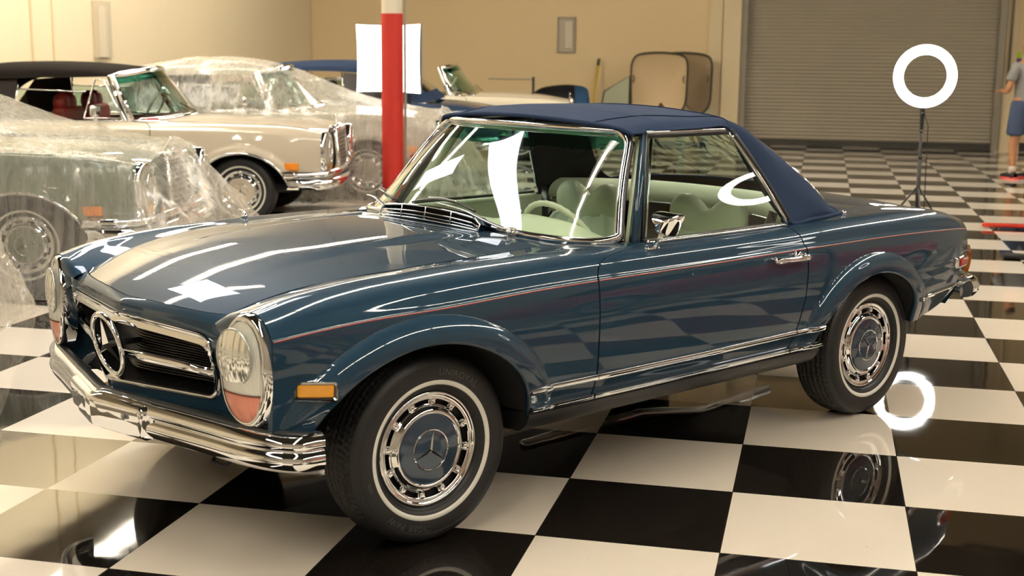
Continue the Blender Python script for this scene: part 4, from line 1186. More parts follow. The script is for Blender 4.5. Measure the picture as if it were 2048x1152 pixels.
# ================================================================= background cars: long classic coupes
_s2 = {
 2.10: [(.80,.42),(.83,.50),(.85,.62),(.85,.72),(.84,.79),(.83,.805),(.80,.825),(.76,.835),(.70,.835),(.62,.825),(.52,.815)],
 1.90: [(.84,.39),(.87,.48),(.89,.62),(.885,.73),(.87,.81),(.86,.825),(.83,.855),(.78,.872),(.70,.875),(.62,.868),(.52,.865)],
 1.375: [(.86,.37),(.89,.47),(.91,.62),(.905,.74),(.885,.84),(.875,.855),(.85,.885),(.80,.905),(.73,.905),(.65,.90),(.55,.905)],
 .60: [(.87,.36),(.90,.46),(.915,.62),(.91,.74),(.89,.85),(.88,.865),(.86,.895),(.82,.915),(.76,.918),(.70,.918),(.62,.92)],
 -.60: [(.87,.36),(.90,.46),(.915,.62),(.91,.74),(.89,.85),(.88,.865),(.86,.89),(.82,.91),(.77,.915),(.74,.91),(.70,.90)],
 -1.375: [(.86,.37),(.89,.47),(.91,.62),(.905,.74),(.885,.85),(.875,.865),(.85,.89),(.80,.91),(.74,.915),(.68,.91),(.58,.905)],
 -2.2: [(.83,.42),(.86,.50),(.88,.62),(.875,.73),(.86,.83),(.85,.845),(.82,.865),(.78,.875),(.72,.87),(.64,.86),(.54,.85)],
 -2.62: [(.76,.50),(.79,.54),(.81,.62),(.81,.71),(.80,.78),(.79,.79),(.77,.80),(.74,.81),(.69,.81),(.62,.80),(.52,.79)]}
AF2 = (1.40,.30,.42,.36); AR2 = (-1.35,.30,.40,.34)
B2 = Body(list(_s2.keys()), list(_s2.values()), [AF2, AR2], flare=(.022,.06))
def classic_coupe(loc, hd, pm, topm, seatm, label, cat='car', group=None, detail=True, roof=True, capm=None, markers=True):
    c = empty('classic_coupe', loc, R(hd), label, cat, group)
    def add(P, name, m, s=(1,-1), par=c):
        for k in s: MB().grid(P*np.array([1,k,1])).build(name, m, par)
    for k in (1,-1):
        X = B2.xsamples(-2.62, 2.10, .05, .025); vb = B2.vbottom(X); VV = np.ones((len(X),1))*rows((0,1,3),(1,2,4),(2,3,4),(3,4,4),(4,5,2),(5,6,3),(6,7,3),(7,8,3),(8,10,6))[None]
        lo = VV[0] < 4; fr = VV[0][lo]/4; VV[:,lo] = vb[:,None]*(1-fr)+4*fr
        P = B2.S(X[:,None]+0*VV, VV)
        MB().grid(P*np.array([1,k,1])).build('body_side', pm, c)
        for (xc,zc,a,b) in (AF2, AR2):
            th = np.linspace(R(5),R(175),40); x = xc+a*np.cos(th); z = zc+b*np.sin(th); q = B2.S(x, B2.vz(x, z)); q2 = q.copy(); q2[:,1] = .5; q3 = q2.copy(); q3[:,0] = xc; q3[:,2] = zc
            MB().grid(np.stack([q-[0,.01,0],q2,q3],1)*np.array([1,k,1])).build('wheel_house', under, c)
            MB().tube((q+[0,.004,0])*np.array([1,k,1]), .012, 6, squash=(1,.8)).build('wheel_arch_trim', chrome, c)
        # lower strip
        mb = MB(); X2 = np.linspace(-.92,.95,30); q = B2.S(X2, 0*X2+.1); mb.tube(q*np.array([1,k,1]), .018, 6, squash=(1,1)); mb.build('sill_strip', chrome, c)
        X2 = np.linspace(.72,-1.7,40); q = B2.S(X2, 0*X2+8.); mb = MB(); mb.tube((q+[0,0,.004])*np.array([1,k,1]), .010, 6); mb.build('belt_moulding', chrome, c)
        # door shut line drawn as a narrow dark groove strip
        v = np.linspace(.3,7.6,40); xs_ = np.interp(v,[0,5.5,6.8,7.6],[.62,.60,.56,.42]); q = B2.S(xs_, v); mb = MB(); mb.tube(q*np.array([1,k,1]), .0035, 5); mb.build('door_gap', under, c)
        # headlamp
        lamp = MB(); a = np.linspace(0,2*PI,48,endpoint=False); C_ = (.70,.655)
        def ov(g, x): return np.c_[x-.18*(.104*np.cos(a)), C_[0]+(.105+g)*np.sign(np.cos(a))*np.abs(np.cos(a))**.85, C_[1]+(.175+g)*np.sin(a)]
        G = np.array([ov(.012,2.06), ov(.012,2.13), ov(.004,2.155), ov(0,2.14)]); lo_ = MB().grid(G*np.array([1,k,1]), closed_v=True).build('headlamp', chrome, c)
        G = np.array([np.c_[2.14+.02*(1-t*t)+0*a-.18*.104*np.cos(a)*t, C_[0]+.105*t*np.cos(a), C_[1]+.175*t*np.sin(a)] for t in np.linspace(1,0,8)])
        MB().grid(G*np.array([1,k,1]), closed_v=True).build('headlamp_glass', mat('dim lamp glass', (.55,.54,.48), .12, .5, coat=1.), lo_)
        q = ring_pts((2.168, C_[0]-.005, C_[1]+.04), .082, 40); MB().tube(q*np.array([1,k,1]), .006, 6, closed=True).build('lamp_ring', chrome, lo_)
        q = np.array([[(2.166, C_[0]+y_, C_[1]-.115+z_) for z_ in (-.035,.03)] for y_ in (-.06,0,.06)]); MB().grid(q*np.array([1,k,1])).build('turn_signal', amber, lo_)
        mb = MB(); mb.box((1.84, k*.888, .545), (.14,.03,.06), bev=.008); mb.build('side_marker_lamp', mat('orange marker', (.80,.25,.01), .3, emit=(.8,.2,0.), estr=0.) , c)
        # fog lamp beside the grille
        mb = MB(); a3 = np.linspace(0,2*PI,24,endpoint=False); G = np.array([np.c_[np.full(24,2.17+.02*(1-t)), .43+.055*t*np.cos(a3), .46+.075*t*np.sin(a3)] for t in (1,.6,0)]); mb.grid(G*np.array([1,k,1]), closed_v=True); mb.build('fog_lamp', amber, c)
    # hood, trunk, nose and tail faces
    def deck(xa, xb, nx, zc, m, name):
        s = np.linspace(-1,1,33)[None]; X = np.linspace(xa,xb,nx)[:,None]+0*s
        K = B2.knots(np.linspace(xa,xb,nx))[:,-1]
        P = np.stack([X, s*K[:,:1], K[:,1:2]+(zc(X)-K[:,1:2])*(1-np.abs(s)**2.4)], -1); MB().grid(P).build(name, m, c)
    deck(.62, 2.10, 30, pchip([.6,1.2,1.7,2.1],[.965,.955,.925,.865]), pm, 'hood')
    deck(-2.62, -1.62, 20, pchip([-2.62,-2.2,-1.6],[.81,.90,.95]), pm, 'trunk_lid')
    for x_, sgn, nm in ((2.10,1,'nose_panel'),(-2.62,-1,'tail_panel')):
        V = np.linspace(0,10,40); q = B2.S(np.full(40,x_), V, False); q2 = q.copy(); q2[:,1] *= .02; q2[:,2] = np.linspace(q[0,2], q[-1,2]+.03, 40)
        for k in (1,-1): MB().grid(np.stack([q,q2],1)*np.array([1,k,1])).build(nm, pm, c)
    # upright grille
    g = empty('radiator_grille'); g.parent = c
    mb = MB(); mb.tube([(2.16,-.25,.35),(2.165,-.26,.60),(2.14,-.24,.82),(2.13,-.12,.86),(2.125,0,.87),(2.13,.12,.86),(2.14,.24,.82),(2.165,.26,.60),(2.16,.25,.35)], .020, 8, closed=True); mb.box((2.12,0,.84),(.10,.44,.06), bev=.02); mb.build('grille_shell', chrome, g)
    mb = MB(); mb.box((2.14,0,.60),(.02,.48,.46)); mb.build('grille_core', blackp, g)
    gm = mat('grille mesh metal', (.60,.57,.50), .3, .9)
    mb = MB()
    for y in np.linspace(-.22,.22,13): mb.box((2.156,y,.60),(.008,.006,.46))
    for z in np.linspace(.39,.80,12): mb.box((2.160,0,z),(.008,.48,.006 if z < .5 or z > .7 else .010))
    mb.build('grille_mesh', gm, g, smooth=False)
    mb = MB(); mb.tube([(2.12,0,.85),(2.11,0,.90)], .004, 6); q = ring_pts((2.11,0,.930), .034, 24, tilt=0); mb.tube(q, .004, 6, closed=True); v, f = star(.034,.1,.15); mb.add(v+np.array((2.11,0,.930)), f); mb.build('hood_star', chrome, g)
    # bumpers, two tiers
    ctrl = [(1.82,.94),(1.95,.945),(2.12,.90),(2.20,.78),(2.235,.5),(2.25,0)]; C_ = np.array(ctrl+[(x,-y) for x,y in ctrl[-2::-1]]); pth = cr1(C_, np.linspace(0,10,60))
    for zz, nm in (((.345,.43),'bumper_lower_bar'),((.445,.50),'bumper_upper_bar')):
        off = 0 if 'lower' in nm else -.035
        G = np.array([[(x+o+off, y*(1+(o+off)*.5), z) for o,z in ((-.06,zz[0]-.005),(-.01,zz[0]),(.008,zz[0]*.7+zz[1]*.3),(.008,zz[0]*.3+zz[1]*.7),(-.01,zz[1]),(-.06,zz[1]+.005))] for x,y in pth]); MB().grid(G).build(nm, chrome, c, sharp=50)
        G = G*np.array([-1,1,1])+np.array([-.50,0,.0]); MB().grid(G).build('rear_'+nm, chrome, c, sharp=50)
    # wheels
    for x_, y_ in ((1.375,.735),(-1.375,.735)):
        for k in (1,-1): wheel(c, x_, y_, .3105, k, lod=0, disc=capm or pm)
    mb = MB(); mb.box((0,0,.34),(3.6,1.5,.08)); mb.build('floor_pan', under, c)
    # windshield
    def wb(y): a = abs(y)/.76; return np.array([.78-.16*a*a-.27*a**5, y, .955-.04*a*a])
    def wt(y): a = abs(y)/.60; return np.array([.42-.10*a*a-.14*a**5, y, 1.375-.065*a*a])
    lp = [(.76*t,0) for t in np.linspace(-1,1,25)]
    bt = np.array([wb(.76*t) for t in np.linspace(-1,1,25)]); tt = np.array([wt(.60*t) for t in np.linspace(-1,1,25)])
    MB().grid(np.stack([bt+(tt-bt)*t for t in np.linspace(0,1,8)],0)).build('windshield', thin_glass('bg glass', (.62,.76,.70), 1.2), c)
    loop = np.concatenate([bt, tt[::-1]]); fr_ = MB().tube(loop, .030, 8, closed=True).build('windshield_frame', chrome, c)
    sb = np.stack([bt+(tt-bt)*t for t in (.82,.93,.99)],0)+[.004,0,0]; MB().grid(sb).build('shade_band', tband, fr_)
    mb = MB()
    for y in (.18,-.45): 
        a_ = wb(y)+[.03,0,.01]; b_ = wb(y-.30)*.35+wt(y-.25)*.65+[.02,0,.01]
    for k in (1,-1):
        mb = MB(); a_ = np.array([.40,k*.765,.92]); b_ = np.array([.20,k*.625,1.31]); mb.tube([a_,b_],[.038,.028],10, squash=(1.3,.6)); mb.build('windshield_pillar', chrome, c)
    # interior
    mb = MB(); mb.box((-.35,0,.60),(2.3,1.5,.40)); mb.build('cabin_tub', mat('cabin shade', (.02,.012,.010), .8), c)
    for nm, x_, yy in (('front_seat',-.30,.36),('front_seat',-.30,-.36),('rear_seat',-1.15,.36),('rear_seat',-1.15,-.36)):
        mb = MB(); mb.box((x_,yy,.80),(.14,.54,.46), bev=.05); mb.box((x_+.22,yy,.62),(.45,.54,.14), bev=.04)
        if 'front' in nm:
            for q in (-.085,.085): mb.lathe([(.001,-.06),(.07,-.055),(.095,-.02),(.10,.0),(.095,.02),(.07,.055),(.001,.06)], 20, axis='x', c=(x_-.03,yy+q,1.06))
        mb.build(nm, seatm, c)
    mb = MB(); mb.box((.50,0,.90),(.24,1.42,.10), bev=.04); mb.build('dashboard', seatm, c)
    a = np.linspace(0,2*PI,40,endpoint=False); Rm = np.array(Matrix.Rotation(R(-62),3,'Y'))
    swp = np.c_[.20*np.cos(a), .20*np.sin(a), 0*a]@Rm.T+np.array([.28,.37,.98]); MB().tube(swp, .012, 8, closed=True).build('steering_wheel', ivory, c)
    if roof:
        net = np.array([
         [(.21,.625,1.31),(.26,.57,1.335),(.33,.42,1.362),(.39,.2,1.376),(.42,0,1.38)],
         [(-.10,.665,1.30),(-.10,.61,1.365),(-.10,.45,1.405),(-.10,.22,1.42),(-.10,0,1.425)],
         [(-.60,.685,1.29),(-.60,.625,1.365),(-.60,.46,1.415),(-.60,.22,1.432),(-.60,0,1.435)],
         [(-1.00,.69,1.25),(-1.02,.63,1.335),(-1.03,.46,1.385),(-1.04,.22,1.405),(-1.05,0,1.41)],
         [(-1.25,.71,1.08),(-1.35,.65,1.20),(-1.38,.46,1.28),(-1.40,.22,1.31),(-1.42,0,1.315)],
         [(-1.32,.76,.925),(-1.55,.68,1.03),(-1.66,.48,1.09),(-1.70,.22,1.11),(-1.72,0,1.12)],
         [(-1.60,.75,.92),(-1.72,.68,.93),(-1.82,.5,.945),(-1.86,.25,.955),(-1.88,0,.96)]])
        net = np.concatenate([net, mir(net)[:,-2::-1]],1); G = csurf(net, 49, 49); n_, m_ = G.shape[:2]
        hl = lambda i,j: 3.7 < (i+.5)/(n_-1)*6 < 5.3 and abs((j+.5)/(m_-1)*8-4) < 2.4
        t_ = mk('soft_top', G.reshape(-1,3), subgrid(G, lambda i,j: not hl(i,j)), topm, c); clean(t_)
        rw_ = mk('rear_window', G.reshape(-1,3), subgrid(G, hl), thin_glass('bg glass', (.62,.76,.70), 1.2), c); clean(rw_)
        for k in (1,-1):
            # vent window frame, lowered door glass with chrome top edge, dark rear side screen
            y0, y1 = .765, .655
            def pl(x, z): return np.array([x, k*(y0+(y1-y0)*(z-.92)/.38), z])
            mb = MB(); mb.tube([pl(.33,.945),pl(.14,1.28),pl(.06,1.28),pl(-.02,.945)], .009, 6, closed=True); mb.build('vent_window_frame', chrome, c)
            mb = MB(); mb.tube([pl(-.02,1.175),pl(-.62,1.195)], .007, 6); mb.tube([pl(-.62,1.28),pl(-.66,.93)], .009, 6); mb.build('window_edge_trim', chrome, c)
            MB().grid(np.array([[pl(-.02,.93),pl(-.02,1.17)],[pl(-.62,.93),pl(-.62,1.19)]])).build('door_glass', thin_glass('bg glass', (.62,.76,.70), 1.2), c)
            MB().grid(np.array([[pl(-.64,.93),pl(-.64,1.28)],[pl(-1.28,.93),pl(-1.0,1.25)]])).build('rear_side_screen', mat('dark screen', (.02,.016,.015), .3), c)
    # mirror
    k = 1 if False else -1
    mb = MB(); mb.tube([(.14,k*.84,.915),(.12,k*.87,.95),(.13,k*.90,.99)], .010, 8); mb.box((.14,k*.93,1.02),(.05,.17,.10), bev=.024); mb.build('door_mirror', chrome, c)
    # wiper arms
    for y in (.1,-.42):
        a_ = wb(y)+[.05,0,-.01]; b_ = wb(y-.33)*.72+wt(y-.30)*.28+[.03,0,0]; mb = MB(); mb.tube([a_,b_], .006, 6); mb.build('wiper', blackp, c)
    return c
def hubpos(px, py, hd, yl=-.80, xl=1.375):
    f = np.array([math.cos(R(hd)), math.sin(R(hd))]); l = np.array([-f[1], f[0]]); o = np.array([px,py])-xl*f-yl*l; return (o[0], o[1], 0)
cream_p = paint('champagne metallic paint', (.60,.53,.42), .15)
brown_top = mat('dark brown canvas', (.010,.008,.007), .9, spec=.08)
red_l = mat('red leather', (.28,.012,.010), .45); tan_l = mat('tan leather', (.45,.33,.20), .5)
green_p = paint('sage green paint', (.13,.17,.12), .1); grey_p = paint('silver grey paint', (.42,.42,.38), .3); navy_p = paint('deep blue paint', (.030,.055,.115), .3); ivory_p = paint('ivory white paint', (.70,.64,.50), 0.)
cream_car = classic_coupe(hubpos(-4.77,6.74,12), 12, cream_p, brown_top, red_l, 'champagne cream classic car with black soft top and red seats, uncovered', capm=cream_p)
green_car = classic_coupe(hubpos(-4.69,3.36,12), 12, green_p, brown_top, tan_l, 'sage green classic car under clear plastic sheet, nearest of the covered cars', capm=green_p)
grey_car = classic_coupe(hubpos(-4.40,9.03,12), 12, grey_p, grey_p, tan_l, 'pale silver classic car under plastic sheet, behind the cream car', capm=grey_p)
blue_car = classic_coupe((-6.45,12.3,0), 192, navy_p, navy, tan_l, 'deep blue classic car with navy soft top, facing left behind the red column')
white_car = classic_coupe((-5.55,15.1,0), 12, ivory_p, ivory_p, tan_l, 'ivory white classic car without a roof, farthest back by the rear wall', roof=False)
# ---------------------------------------------------------------- plastic dust sheets
def film(lo=.20, hi=.50, name='clear plastic film'):
    m = bpy.data.materials.new(name); m.use_nodes = True; nt = m.node_tree; nt.nodes.clear(); L = nt.links.new
    out = nt.nodes.new('ShaderNodeOutputMaterial'); tr = nt.nodes.new('ShaderNodeBsdfTransparent'); df = nt.nodes.new('ShaderNodeBsdfDiffuse'); tl = nt.nodes.new('ShaderNodeBsdfTranslucent'); gl = nt.nodes.new('ShaderNodeBsdfGlossy')
    tr.inputs[0].default_value = (.97,.96,.93,1); df.inputs[0].default_value = (.92,.87,.78,1); tl.inputs[0].default_value = (.92,.87,.78,1); gl.inputs[0].default_value = (1,1,1,1); gl.inputs[1].default_value = .18
    tc = nt.nodes.new('ShaderNodeTexCoord'); mp = nt.nodes.new('ShaderNodeMapping'); mp.inputs['Scale'].default_value = (3.6,3.6,.35); L(tc.outputs['Object'], mp.inputs[0])
    ns = nt.nodes.new('ShaderNodeTexNoise'); ns.inputs['Scale'].default_value = 6; ns.inputs['Detail'].default_value = 4; ns.inputs['Roughness'].default_value = .6; ns.inputs['Distortion'].default_value = .5; L(mp.outputs[0], ns.inputs[0])
    bp = nt.nodes.new('ShaderNodeBump'); bp.inputs['Strength'].default_value = .4; bp.inputs['Distance'].default_value = .006; L(ns.outputs[0], bp.inputs['Height'])
    for n in (df, tl, gl): L(bp.outputs[0], n.inputs['Normal'])
    mr = nt.nodes.new('ShaderNodeMapRange'); mr.inputs[1].default_value = .30; mr.inputs[2].default_value = .75; mr.inputs[3].default_value = lo; mr.inputs[4].default_value = hi; L(ns.outputs[0], mr.inputs[0])
    m1 = nt.nodes.new('ShaderNodeMixShader'); m1.inputs[0].default_value = .45; L(df.outputs[0], m1.inputs[1]); L(tl.outputs[0], m1.inputs[2])
    m2 = nt.nodes.new('ShaderNodeMixShader'); m2.inputs[0].default_value = .16; L(m1.outputs[0], m2.inputs[1]); L(gl.outputs[0], m2.inputs[2])
    m3 = nt.nodes.new('ShaderNodeMixShader'); L(mr.outputs[0], m3.inputs[0]); L(tr.outputs[0], m3.inputs[1]); L(m2.outputs[0], m3.inputs[2]); L(m3.outputs[0], out.inputs[0])
    return m
film_m = film()
def drape(name, loc, hd, rows_, label, seed=1, nu=150, nv=150, amp=.018, group=None):
    "rows_: stations (x, [(y,z)...]) from the near floor over the car to the far floor"
    net = np.array([[(x if not isinstance(x, (list,tuple)) else x[i], y, z) for i,(y,z) in enumerate(sec)] for x, sec in rows_])
    G = csurf(net, nu, nv); rg = np.random.default_rng(seed)
    u = np.linspace(0,1,nu)[:,None]; v = np.linspace(0,1,nv)[None]; d = 0
    for k in range(26):
        f1 = rg.uniform(8,60); f2 = rg.uniform(-6,6); d = d+np.sin(f1*u*2*PI*.6+f2*v*2*PI+rg.uniform(0,6))*rg.uniform(.2,1)/(1+f1*.05)
    N = normals(G); w_ = smoothstep((np.abs(v-.5)-.12)/.2)*.8+.25
    G = G+N*(d*amp*.45*w_)[...,None]
    G[...,2] = np.maximum(G[...,2], .004)
    o = MB().grid(G).build(name, film_m, None, loc=loc, rot=(0,0,R(hd)))
    tag(o, label, 'plastic sheet', group); return o
def sec(hw, fl, belt, crest_w, top_w, top_z, mid=.5):
    return [(-fl,.004),(-hw-.03,mid*.55),(-hw,belt*.8),(-crest_w,belt),(-top_w,top_z-.03),(-top_w*.5,top_z),(0,top_z+.008),(top_w*.5,top_z),(top_w,top_z-.03),(crest_w,belt),(hw,belt*.8),(hw+.03,mid*.55),(fl,.004)]
def rw_(cab):
    f = 1. if cab else 0.
    return [(-2.66, sec(.89,.98,.30,.78,.5,.35)),(-2.64, sec(.89,.98,.75,.80,.55,.80)),(-2.2, sec(.93,1.05,.89,.85,.6,.92)),(-1.75, sec(.94,1.06,.925,.86,.64,1.00+.0*f)),(-1.3, sec(.945,1.06,.935,.865,.66,1.28)),(-.6, sec(.955,1.07,.94,.875,.66,1.45)),(-.05, sec(.955,1.07,.94,.875,.64,1.44)),(.42, sec(.955,1.07,.94,.875,.58,1.34)),(.80, sec(.955,1.07,.935,.87,.60,1.20)),(1.25, sec(.95,1.07,.925,.865,.62,1.05)),(1.70, sec(.935,1.07,.90,.85,.58,.965)),
 (2.04, [(-1.02,.004),(-.93,.30),(-.905,.62),(-.835,.85),(-.60,.855),(-.30,.875),(0,.935),(.30,.875),(.60,.855),(.835,.85),(.905,.62),(.93,.30),(1.02,.004)]),
 ([2.17,2.24,2.18,2.15,2.17,2.18,2.17,2.18,2.17,2.15,2.18,2.24,2.17], [(-.98,.004),(-.90,.28),(-.84,.52),(-.76,.73),(-.55,.76),(-.28,.84),(0,.945),(.28,.84),(.55,.76),(.76,.73),(.84,.52),(.90,.28),(.98,.004)]),
 (2.40, [(-1.0,.004),(-.93,.16),(-.84,.34),(-.74,.50),(-.52,.50),(-.27,.56),(0,.64),(.27,.56),(.52,.50),(.74,.50),(.84,.34),(.93,.16),(1.0,.004)]),
 (2.60, [(-1.0,.004),(-.92,.08),(-.82,.18),(-.70,.26),(-.50,.24),(-.25,.27),(0,.31),(.25,.27),(.50,.24),(.70,.26),(.82,.18),(.92,.08),(1.0,.004)]),
 (2.84, [(-.98,.004),(-.86,.006),(-.74,.01),(-.6,.015),(-.45,.015),(-.2,.015),(0,.018),(.2,.015),(.45,.015),(.6,.015),(.74,.01),(.86,.006),(.98,.004)])]
RW = rw_(True)
drape('dust_sheet', green_car.location, 12, RW, 'clear wrinkled plastic sheet draped over the sage green car', 3)
drape('dust_sheet', grey_car.location, 12, RW, 'milky plastic sheet draped over the silver car behind the cream one', 5)
# third covered shape, cut by the left frame edge
RW2 = [(-1.2, sec(.6,.8,.3,.5,.3,.4)),(-.8, sec(.7,.85,.8,.6,.4,.95)),(0, sec(.75,.9,.95,.62,.4,1.1)),(.8, sec(.7,.85,.75,.6,.4,.86)),(1.05, sec(.62,.8,.3,.5,.3,.4)),(1.15,[(y*1.0,.006) for y in np.linspace(-.75,.75,13)])]
drape('dust_sheet', (-5.24,1.88,0), 12, RW2, 'low bunched plastic sheeting at the far left edge, in front of the green car wheel', 8, 90, 90, amp=.02)
# loose crumpled sheet on the floor beyond the bonnet
G = []
for i,x in enumerate(np.linspace(-.75,.55,70)):
    G.append([(x+.03*math.sin(j*.4), y, .012+.035*abs(math.sin(x*9+math.sin(j*.3)*2)*math.sin(y*7+x*3))*(1-abs(y)/.8)*(1-(x/.9)**2)) for j,y in enumerate(np.linspace(-.75,.65,70))])
o = MB().grid(np.array(G)).build('crumpled_sheet', film(.6,.9,'crumpled white film'), None, loc=(-4.0,7.75,0), rot=(0,0,R(10))); tag(o, 'crumpled clear plastic lying on the floor left of the red column base', 'plastic sheet')
# ================================================================= red column, conduit, lamps
col = empty('padded_column', (-3.90,8.40,0), 0, 'steel column wrapped in red padding below and white above', 'column')
mb = MB(); mb.tube([(0,0,.03),(0,0,1.915)], .108, 40); mb.build('red_padding', mat('red vinyl padding', (.42,.018,.010), .55, bump=(3,.15,.01)), col, sharp=50)
mb = MB(); mb.tube([(0,0,0),(0,0,6.98)], .100, 40); mb.build('steel_post', mat('white column paint', (.62,.57,.46), .5), col, sharp=50)
mb = MB(); mb.box((0,0,.015),(.34,.34,.03)); mb.build('base_plate', mat('white column paint', (.62,.57,.46), .5), col, smooth=False)
mb = MB(); mb.tube([(-3.755,8.36,0),(-3.755,8.36,6.98)], .014, 12); tag(mb.build('conduit_pipe', mat('galvanised pipe', (.42,.39,.32), .35, .7)), 'slim grey conduit pipe running up beside the red column', 'pipe')
def softbox(loc, w_, h, yaw, pitch, label, strength, name='softbox_light', stand=True):
    s = empty(name, loc, 0, label, 'lamp')
    M = Matrix.Rotation(yaw,3,'Z') @ Matrix.Rotation(pitch,3,'X')     # faces local -y
    n = 25; u = np.linspace(-1,1,n)
    G = np.array([[(a*w_/2*(1-.035*(1-b*b)), -.02*(1-a*a)*(1-b*b)*2-.01, b*h/2*(1-.035*(1-a*a))) for b in u] for a in u])
    def tf(P): return np.asarray(P)@np.array(M).T
    MB().grid(tf(G)).build('diffuser', mat('glowing diffuser %g' % strength, (1,1,1), .5, emit=(1.0,.94,.86) if strength < 9 else (.93,.95,1.0), estr=strength), s)
    k = .16; back = np.array([[(a*w_/2*(1-t*(1-k))*1.005, .02+t*.38, b*h/2*(1-t*(1-k))*1.005) for (a,b) in ((-1,-1),(1,-1),(1,1),(-1,1))] for t in (0,.5,1)])
    MB().grid(tf(back), closed_v=True).build('shell', mat('black softbox cloth', (.012,.012,.013), .6), s, smooth=False)
    mb = MB(); mb.tube(tf([(0,.36,0),(0,.62,0)]), .06, 16); mb.build('lamp_head', blackp, s)
    if stand:
        hb = tf([(0,.45,-.05)])[0]
        mb = MB(); mb.tube([(hb[0],hb[1],hb[2]),(hb[0],hb[1],-loc[2]+.45)], .016, 10); mb.build('stand_pole', blackp, s)
        for q in range(3):
            a = q*2*PI/3+.4; mb = MB(); mb.tube([(hb[0],hb[1],-loc[2]+.55),(hb[0]+.42*math.cos(a),hb[1]+.42*math.sin(a),-loc[2]+.012)], .009, 8); mb.build('leg', blackp, s)
    else:
        mb = MB(); mb.tube([tf([(0,.45,0)])[0], (tf([(0,.45,0)])[0][0], tf([(0,.45,0)])[0][1], 6.9-loc[2])], .016, 10); mb.build('drop_pole', blackp, s)
    return s
softbox((-4.82,11.0,1.465), .93, .80, R(-17), R(0), 'glowing white square softbox standing behind the red column', 6.)
softbox((-2.82,1.38,3.0), .60, 1.55, R(-32), R(78), 'white softbox hung flat over the roadster, above the picture', 11., stand=False)
softbox((-4.30,3.0,3.25), .52, .70, R(38), R(25), 'upright white softbox hung high at the left, above the picture', 11., stand=False)
red_p = paint('red car paint', (.33,.012,.014), .1)
classic_coupe((5.6,2.6,0), 98, red_p, brown_top, tan_l, 'red classic car standing to the right outside the picture, seen only as a reflection', capm=red_p)
classic_coupe((6.2,-3.3,0), 80, red_p, brown_top, tan_l, 'second red classic car outside the picture at the right, nearer the front wall', capm=red_p)
# ring lights
rl = empty('ring_light', (1.06,7.47,0), R(8), 'glowing white ring light on a black tripod in front of the rolling door', 'lamp')
zc_ = 1.39
q = np.linspace(0,2*PI,72,endpoint=False)
pts = np.c_[.218*np.cos(q), 0*q, zc_+.218*np.sin(q)]
MB().tube(pts, .040, 12, closed=True, squash=(1,.45)).build('glowing_ring', mat('ring diffuser glow', (1,1,1), .5, emit=(1.,.98,.95), estr=9.), rl)
MB().tube(pts+[0,.021,0], .041, 12, closed=True, squash=(1,.3)).build('ring_housing', blackp, rl)
mb = MB(); mb.tube([(.0,.02,1.15),(.0,.02,1.12),(.0,.02,1.02),(.0,.01,.92)], [.016,.022,.018,.014], 10); mb.tube([(.0,.01,.95),(.0,.0,.40)], .013, 10); mb.tube([(.0,.0,.70),(.0,0,.08)], .017, 10); mb.build('tripod_pole', blackp, rl)
for z_ in (1.08,.72): MB().tube([(.0,-.03,z_),(.0,.06,z_)], .015, 8).build('clamp_knob', blackp, rl)
for k in range(3):
    a = k*2*PI/3+.5; mb = MB(); mb.tube([(.015*math.cos(a),.015*math.sin(a),.46),(.36*math.cos(a),.36*math.sin(a),.012)], .008, 8); mb.tube([(0,0,.20),(.19*math.cos(a),.19*math.sin(a),.24)], .005, 6); mb.build('leg', blackp, rl)
mb = MB(); mb.tube([(.01,.01,1.10),(.05,0,.98),(.055,0,.6),(.06,0,.3),(.07,.0,.02)], .004, 6); mb.build('power_cable', blackp, rl)
mb = MB(); mb.tube([(.0,0,1.17),(.0,0,1.225)], .005, 6); mb.build('phone_bracket', blackp, rl)
o = dup_tree(rl); o.location = (2.75,2.25,.62); mb = MB(); mb.tube([(0,0,.1),(0,0,-.61)], .018, 10); mb.build('extension_pole', blackp, o); mb = MB(); mb.lathe([(.001,-.58),(.16,-.60),(.17,-.62),(.001,-.62)], 24, axis='z'); mb.build('floor_plate', blackp, o); o.rotation_euler = (0,0,R(-75)); o['label'] = 'second ring light on a tripod standing right of the roadster, outside the picture'
# ================================================================= things by the far wall
def hardtop(loc, label, shade, rz=0):
    h = empty('removable_hardtop', loc, rz, label, 'car roof', None)
    Wd, Ht = .97, 1.56; n = 40
    out = np.array([(-.46,0.0),(-.47,.5),(-.485,1.2),(-.46,1.42),(-.36,1.53),(-.1,1.565),(.15,1.56),(.38,1.52),(.47,1.40),(.475,1.1),(.46,.75),(.40,.60),(.33,.52),(.30,.40)])
    o = cr1(out, np.linspace(0,13,66))
    rowsG = []
    for t in np.linspace(0,1,12):
        k = 1-t; rowsG.append(np.c_[o[:,0]*k, np.full(len(o), .04+.30*(1-(1-t)**2.2)), (o[:,1]-.72)*k+.72])
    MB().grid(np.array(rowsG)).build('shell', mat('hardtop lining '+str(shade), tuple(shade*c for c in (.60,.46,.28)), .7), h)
    MB().tube(np.c_[o[:,0], 0*o[:,0]+.03, o[:,1]], .018, 8).build('edge_seal', mat('seal dark olive', (.035,.030,.018), .6), h)
    for x, z in ((-.44,1.12),(.43,1.12)):
        mb = MB(); mb.tube([(x,.0,z-.06),(x*1.0-.02*np.sign(x),-.01,z),(x,.0,z+.06)], .012, 8); mb.build('latch', mat('latch dark', (.10,.085,.06), .4), h)
    G = np.array([[(.46,.04,.70),(.36,.04,.50)],[(.47,.05,.0),(.30,.05,.0)]]); MB().grid(G).build('quarter_glass', mat('pale green glass', (.34,.36,.26), .2), h)
    mb = MB(); mb.box((0,.05,.02),(.85,.12,.04)); mb.build('foot_pad', blackp, h)
    return h
